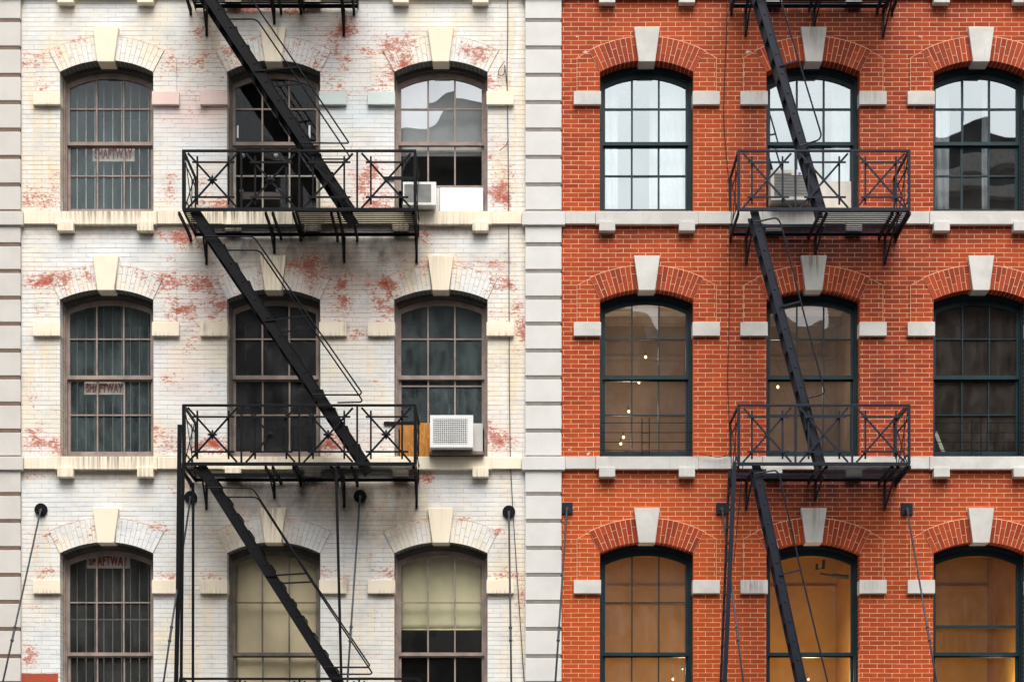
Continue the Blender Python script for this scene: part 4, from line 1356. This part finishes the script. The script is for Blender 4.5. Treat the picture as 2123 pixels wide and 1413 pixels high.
# vertical posts between the middle and the bottom balcony
for pts, w in ((((372.5, 880), (369, 1250), (365, 1420)), .058), (((380, 960), (377, 1250), (375.5, 1420)), .040), (((400.5, 1000), (400, 1420)), .034)):
    bm = bmesh.new(); q = PP(pts, 1.03 if w > .05 else (1.0 if w > .035 else .80))
    for a, b in zip(q, q[1:]): bar(bm, a, b + (b - a).normalized() * .0, w, .03, (0, 1, 0))
    build('post', bm, I1, fe1)
bm = bmesh.new(); q = PP([(697, 985), (708, 1420)], .99); bar(bm, q[0], q[1], .036, .03)
tube(bm, [P(697, 966, .99), P(697, 1000, .99)], [.012, .026], 8)
build('post', bm, I1, fe1)

xr0, xr1 = X(1531.5, 1.0), X(1884.5, 1.0)
fe2 = thing('fire_escape', 'blue black fire escape with steep ladder-like stairs on the red brick building', 'fire escape', ((xr0 + xr1) / 2, -.5, 0))
HOLE2 = (xr0 + .03, X(1702, 1.0))
bx2 = [(X(1547), .43, .03), (X(1690.5), .28, .03), (X(1834), .43, .04), (X(1514), .10, 0), (X(1857), .10, 0), (X(1676), .06, 0), (X(1822), .08, 0)]
balcony(fe2, xr0, X(1868, 1.0), ZP_UP, 3, I2, HOLE2, (), [(X(1546), .42, .03), (X(1688), .28, .03), (X(1831), .43, .04), (X(1516), .12, 0), (X(1849), .12, 0), (X(1818), .10, 0)])
balcony(fe2, xr0, xr1, ZP_TOP, 3, I2, HOLE2, (), bx2)
balcony(fe2, xr0, xr1, ZP_MID, 3, I2, HOLE2, (), bx2)
stair(fe2, (3.35, ZP_UP), (4.31, ZP_TOP), .95, .68, I2, [
    (PP([(1560, -4), (1605, -12), (1618, 0), (1656, 126), (1703, 280), (1698, 290), (1658, 303)], 1.0), [(P(1616, 137, .96), P(1656, 126, 1.0))], .012)], size=.100, step=.26, tread_w=.06, open_risers=True)
stair(fe2, (3.36, ZP_TOP), (4.30, ZP_MID), .95, .68, I2, [
    (PP([(1566, 460), (1610, 451), (1618, 461), (1660, 624.5), (1710, 812), (1704, 817), (1677, 824)], 1.0), [(P(1616, 635.5, .96), P(1660, 624.5, 1.0))], .012)], size=.100, step=.26, tread_w=.06, open_risers=True)
stair(fe2, (3.386, ZP_MID), (4.20, ZP_LOW), .95, .68, I2, [
    (PP([(1566, 981), (1609, 974), (1616, 985), (1660, 1181), (1718, 1421)], 1.0), [(P(1615, 1192, .96), P(1660, 1181, 1.0))], .012)], size=.105, step=.26, tread_w=.06, open_risers=True)
# hanging ladder beside the lower stair
bm = bmesh.new()
A0, A1 = P(1523, 958, 1.03), P(1502, 1425, 1.03)
B0, B1 = P(1512, 975, .62), P(1494, 1425, .62)
bar(bm, A0, A1, .062, .02); bar(bm, B0, B1, .036, .02)
lad = build('ladder', bm, I2, fe2)
for k in range(13):
    t_ = (k + .5) / 13
    bm = bmesh.new(); tube(bm, [A0.lerp(A1, t_), B0.lerp(B1, t_) + Vector((0, 0, .0))], .011, 6)
    build('rung', bm, I2, lad)
bm = bmesh.new(); tube(bm, PP([(1540, 965), (1533, 1040), (1521, 1170)], .75), .006, 6)
build('pull_rod', bm, I2, fe2)

# ------------------------------------------------------------------ tie rods that carry a canopy below the picture
def tie_rod(px, py, qx, d, square, label, mat):
    a = P(px, py, .03)
    t = thing('tie_rod', label, 'tie rod', P(px, py, 0), 'tie rods anchored in the walls')
    bm = bmesh.new()
    if square:
        box(bm, a.x - .083, a.x + .083, -.03, .0, a.z - .083, a.z + .083, .006)
    else:
        disc(bm, P(px, py, .035), .092, .035, seg=28)
        disc(bm, P(px, py, .045), .035, .012, seg=16)
    build('wall_plate', bm, M['iron'] if not square else I2, t)
    e0 = P(px, py, .10) + Vector((0, 0, -.01)); e1 = P(qx, 1413, d)
    e1 = e0 + (e1 - e0) * 1.12
    bm = bmesh.new()
    tube(bm, [P(px, py, .0), P(px, py, .07), e0 + Vector((0, -.02, -.03))], .020, 8)
    build('eye', bm, mat, t)
    f = (1318 - py) / (1413 - py) / 1.12
    bm = bmesh.new(); tube(bm, [e0 + Vector((0, 0, .01)), e1], .0135, 8)
    rod = build('rod', bm, mat, t, smooth=True)
    bm = bmesh.new()
    p0, p1 = e0.lerp(e1, f - .035), e0.lerp(e1, f + .035)
    tube(bm, [p0, p0.lerp(p1, .06), p0.lerp(p1, .1), p0.lerp(p1, .9), p0.lerp(p1, .94), p1], [.024, .026, .017, .017, .026, .024], 8)
    build('turnbuckle', bm, mat, t)


tie_rod(84.5, 1055.5, 6, 1.9, False, 'tie rod on a round black plate by the left pilaster', M['rod'])
tie_rod(395, 1030, 339, 1.9, False, 'tie rod on a round plate behind the black corner posts', M['rod'])
tie_rod(746.5, 1027.5, 720, 1.9, False, 'tie rod on a round black plate under the black balcony', M['rod'])
tie_rod(1055, 1060, 1060, 1.9, False, 'tie rod on a round black plate left of the middle pilaster', M['rod'])
tie_rod(1175.5, 1052.5, 1151.5, 1.9, True, 'tie rod on a square plate at the middle pilaster edge', M['rod'])
tie_rod(1497, 1053, 1541, 1.9, True, 'tie rod on a square plate behind the hanging ladder', M['rod'])
tie_rod(1880.5, 1054, 1942, 1.9, True, 'tie rod on a square plate right of the blue black fire escape', M['rod'])

# ------------------------------------------------------------------ cables
def cable(pts, label, r=.0055, d=.03):
    bm = bmesh.new()
    q = PP(pts, d)
    tube(bm, smooth_path(q, .3, 5), r, 6)
    return solo('cable', bm, M['cable'], label, 'cable', None, True)


cable([(1052, -90), (1053, 60), (1051, 135), (1053.5, 300), (1055, 500), (1056, 800), (1058, 960), (1066, 1100), (1076, 1250), (1088, 1430)], 'thin black cable hanging down the white wall beside the middle pilaster')
cable([(1046, 127), (1034, 145), (1033, 156), (1043, 158), (1047, 146), (1046, 132), (1051, 175)], 'small loop of loose wire beside the impost block near the middle pilaster', .005, .05)
cable([(1053, 292), (1048, 303), (1036, 312)], 'short loose wire end branching off the cable on the white wall', .005, .04)
cable([(1509, -90), (1507, 60), (1502, 160), (1500, 250), (1506, 320), (1513, 400), (1513, 560), (1511, 700), (1508, 790), (1511, 850), (1515, 940), (1519, 960)], 'thin black cable hanging down the red wall left of the blue black balconies')
cable([(1262, 941), (1300, 934), (1380, 932), (1440, 938), (1490, 948), (1512, 942), (1516, 925)], 'thin wire sagging across the sill towards the blue black balcony', .005, .10)

# ------------------------------------------------------------------ street side
def structure(name, bm, mat):
    o = build(name, bm, mat); o['kind'] = 'structure'; return o


bm = bmesh.new(); box(bm, -400, 400, -400, 400, -.4, 0.0); structure('ground', bm, M['asphalt'])
bm = bmesh.new(); box(bm, -60, 60, -4.2, -.003, .004, .14, .01); structure('pavement', bm, M['concrete'])
bm = bmesh.new(); box(bm, -60, 60, -33.9, -24.0, .004, .13, .01); structure('far_pavement', bm, M['concrete'])


def far_building(x0, x1, h, label, mansard=0.0, tank=None, pale=False):
    t = thing('building', label, 'building', ((x0 + x1) / 2, -36, 0), 'buildings across the street')
    bm = bmesh.new(); box(bm, x0 + .05, x1 - .05, -46, -34, 0, h)
    build('wall', bm, M['fart' if pale else 'far'], t)
    nf = int(h / 3.7); fh = (h - .6) / nf; frng = random.Random(int(x0 * 10))
    for f in range(nf):
        for k in range(max(1, int((x1 - x0) / 2.6))):
            xc = x0 + 1.3 + k * 2.6
            if xc + .7 > x1: continue
            bm = bmesh.new(); box(bm, xc - .6, xc + .6, -34.02, -33.97, f * fh + 1.1, f * fh + 3.1)
            build('window', bm, M['farw'], t)
    bm = bmesh.new(); box(bm, x0, x1, -34.5, -33.6, h - .5, h + .002, .03)
    build('cornice', bm, M['fart'], t)
    for q in range(2):
        cx_ = x0 + (x1 - x0) * frng.uniform(.12, .88); bm = bmesh.new()
        box(bm, cx_ - .35, cx_ + .35, -37, -36.2, h + .004, h + frng.uniform(1.0, 2.6))
        build('chimney', bm, M['far'], t)
    if mansard:
        bm = bmesh.new()
        n = 16
        prof = [(math.cos(a), math.sin(a)) for a in [math.pi * i / n for i in range(n + 1)]]
        A = [bm.verts.new(((x0 + x1) / 2 - p[0] * (x1 - x0) * .46, -34.4, h + p[1] * mansard)) for p in prof]
        B = [bm.verts.new((v.co.x, -44, v.co.z)) for v in A]
        bm.faces.new(A); bm.faces.new(B[::-1])
        for i in range(n): bm.faces.new((A[i], A[i + 1], B[i + 1], B[i]))
        build('roof', bm, M['fart' if pale else 'roof'], t)
    if tank:
        tx, r_ = tank
        bm = bmesh.new(); tube(bm, [(tx, -38, h + 1.5), (tx, -38, h + 4.2)], r_, 20); tube(bm, [(tx, -38, h + 4.2), (tx, -38, h + 5.2)], [r_ * 1.05, .05], 20)
        for a in range(4): bar(bm, (tx + .7 * r_ * math.cos(a * 1.57 + .8), -38 + .7 * r_ * math.sin(a * 1.57 + .8), h), (tx + .7 * r_ * math.cos(a * 1.57 + .8), -38 + .7 * r_ * math.sin(a * 1.57 + .8), h + 1.6), .2, .2)
        build('water_tank', bm, M['wood_d'], t)


far_building(-30, -17, 23.5, 'taller brown building across the street, seen only in reflections')
far_building(-17, -4.5, 23.0, 'brown building with a water tank across the street, seen only in reflections', tank=(-9.0, 1.5))
far_building(-4.5, 1.2, 25.6, 'pale building with rounded roof across the street, seen only in reflections', mansard=2.0, pale=True)
far_building(1.2, 12.4, 20.5, 'low brown building with a flat roof across the street, seen only in reflections')
far_building(12.4, 18.6, 25.4, 'dark building with rounded roof across the street, seen only in reflections', mansard=1.6)
far_building(-62, -30, 23.0, 'long brown building far along the street, unseen, added to block low sky light')  # added out of view to close the street and darken the arch soffits
far_building(32, 64, 23.0, 'long brown block at the street end, unseen, added to block low sky light')  # likewise added at the other end, only to cut low sky light
far_building(18.6, 32, 23.0, 'brown corner building across the street, seen only in reflections')

# ------------------------------------------------------------------ sky, sun, camera
w = bpy.data.worlds.new('World'); SC.world = w; w.use_nodes = True
nt = w.node_tree; nt.nodes.clear()
g = G(nt)
SUN_EL, SUN_AZ = math.radians(60), math.radians(6)
sky = g.n('ShaderNodeTexSky', sky_type='NISHITA')
sky.sun_disc = False; sky.sun_elevation = SUN_EL; sky.sun_rotation = math.radians(180) - SUN_AZ
sky.air_density = 1.0; sky.dust_density = 6.0; sky.ozone_density = 1.0
hs = g.n('ShaderNodeHueSaturation'); hs.inputs['Saturation'].default_value = 0.22
nt.links.new(sky.outputs[0], hs.inputs['Color'])
bg = g.n('ShaderNodeBackground'); bg.inputs[1].default_value = 0.13
cl = g.noise(g.n('ShaderNodeTexCoord').outputs['Generated'], 3.2, 5, 0.6)
clouds = g.ramp(cl, 0.3, 0.7, 0.74, 1.16)
nt.links.new(g.mix(1.0, hs.outputs[0], g.comb(clouds, clouds, clouds), 'MULTIPLY'), bg.inputs[0])
wo = g.n('ShaderNodeOutputWorld'); nt.links.new(bg.outputs[0], wo.inputs[0])

sl = bpy.data.lights.new('sun', 'SUN'); sl.energy = 1.5; sl.angle = math.radians(42); sl.color = (1.0, 0.97, 0.92)
so = bpy.data.objects.new('sun', sl); COL.objects.link(so)
dirv = Vector((math.sin(SUN_AZ) * math.cos(SUN_EL), -math.cos(SUN_AZ) * math.cos(SUN_EL), math.sin(SUN_EL)))
so.rotation_euler = dirv.to_track_quat('Z', 'Y').to_euler(); so.location = (0, -20, 40)

cam = bpy.data.cameras.new('camera'); co = bpy.data.objects.new('camera', cam); COL.objects.link(co)
co.location = (0, -D, EYE); co.rotation_euler = (math.radians(90), 0, 0)
cam.sensor_width = 36; cam.lens = 36 * D / (2123 / PPM)
cam.shift_x = 0.0; cam.shift_y = (YH - 706.5) / 2123
cam.clip_end = 2000
SC.camera = co
vs = SC.view_settings
vs.view_transform = 'Standard'; vs.look = 'None'; vs.gamma = 1.0; vs.exposure = 0.82; vs.use_curve_mapping = False
SC.cycles.use_denoising = True
SC.cycles.denoiser = 'OPENIMAGEDENOISE'
SC.cycles.denoising_input_passes = 'RGB_ALBEDO_NORMAL'
SC.cycles.denoising_prefilter = 'ACCURATE'
SC.cycles.max_bounces = 8; SC.cycles.transparent_max_bounces = 12
SC.cycles.sample_clamp_indirect = 4.0
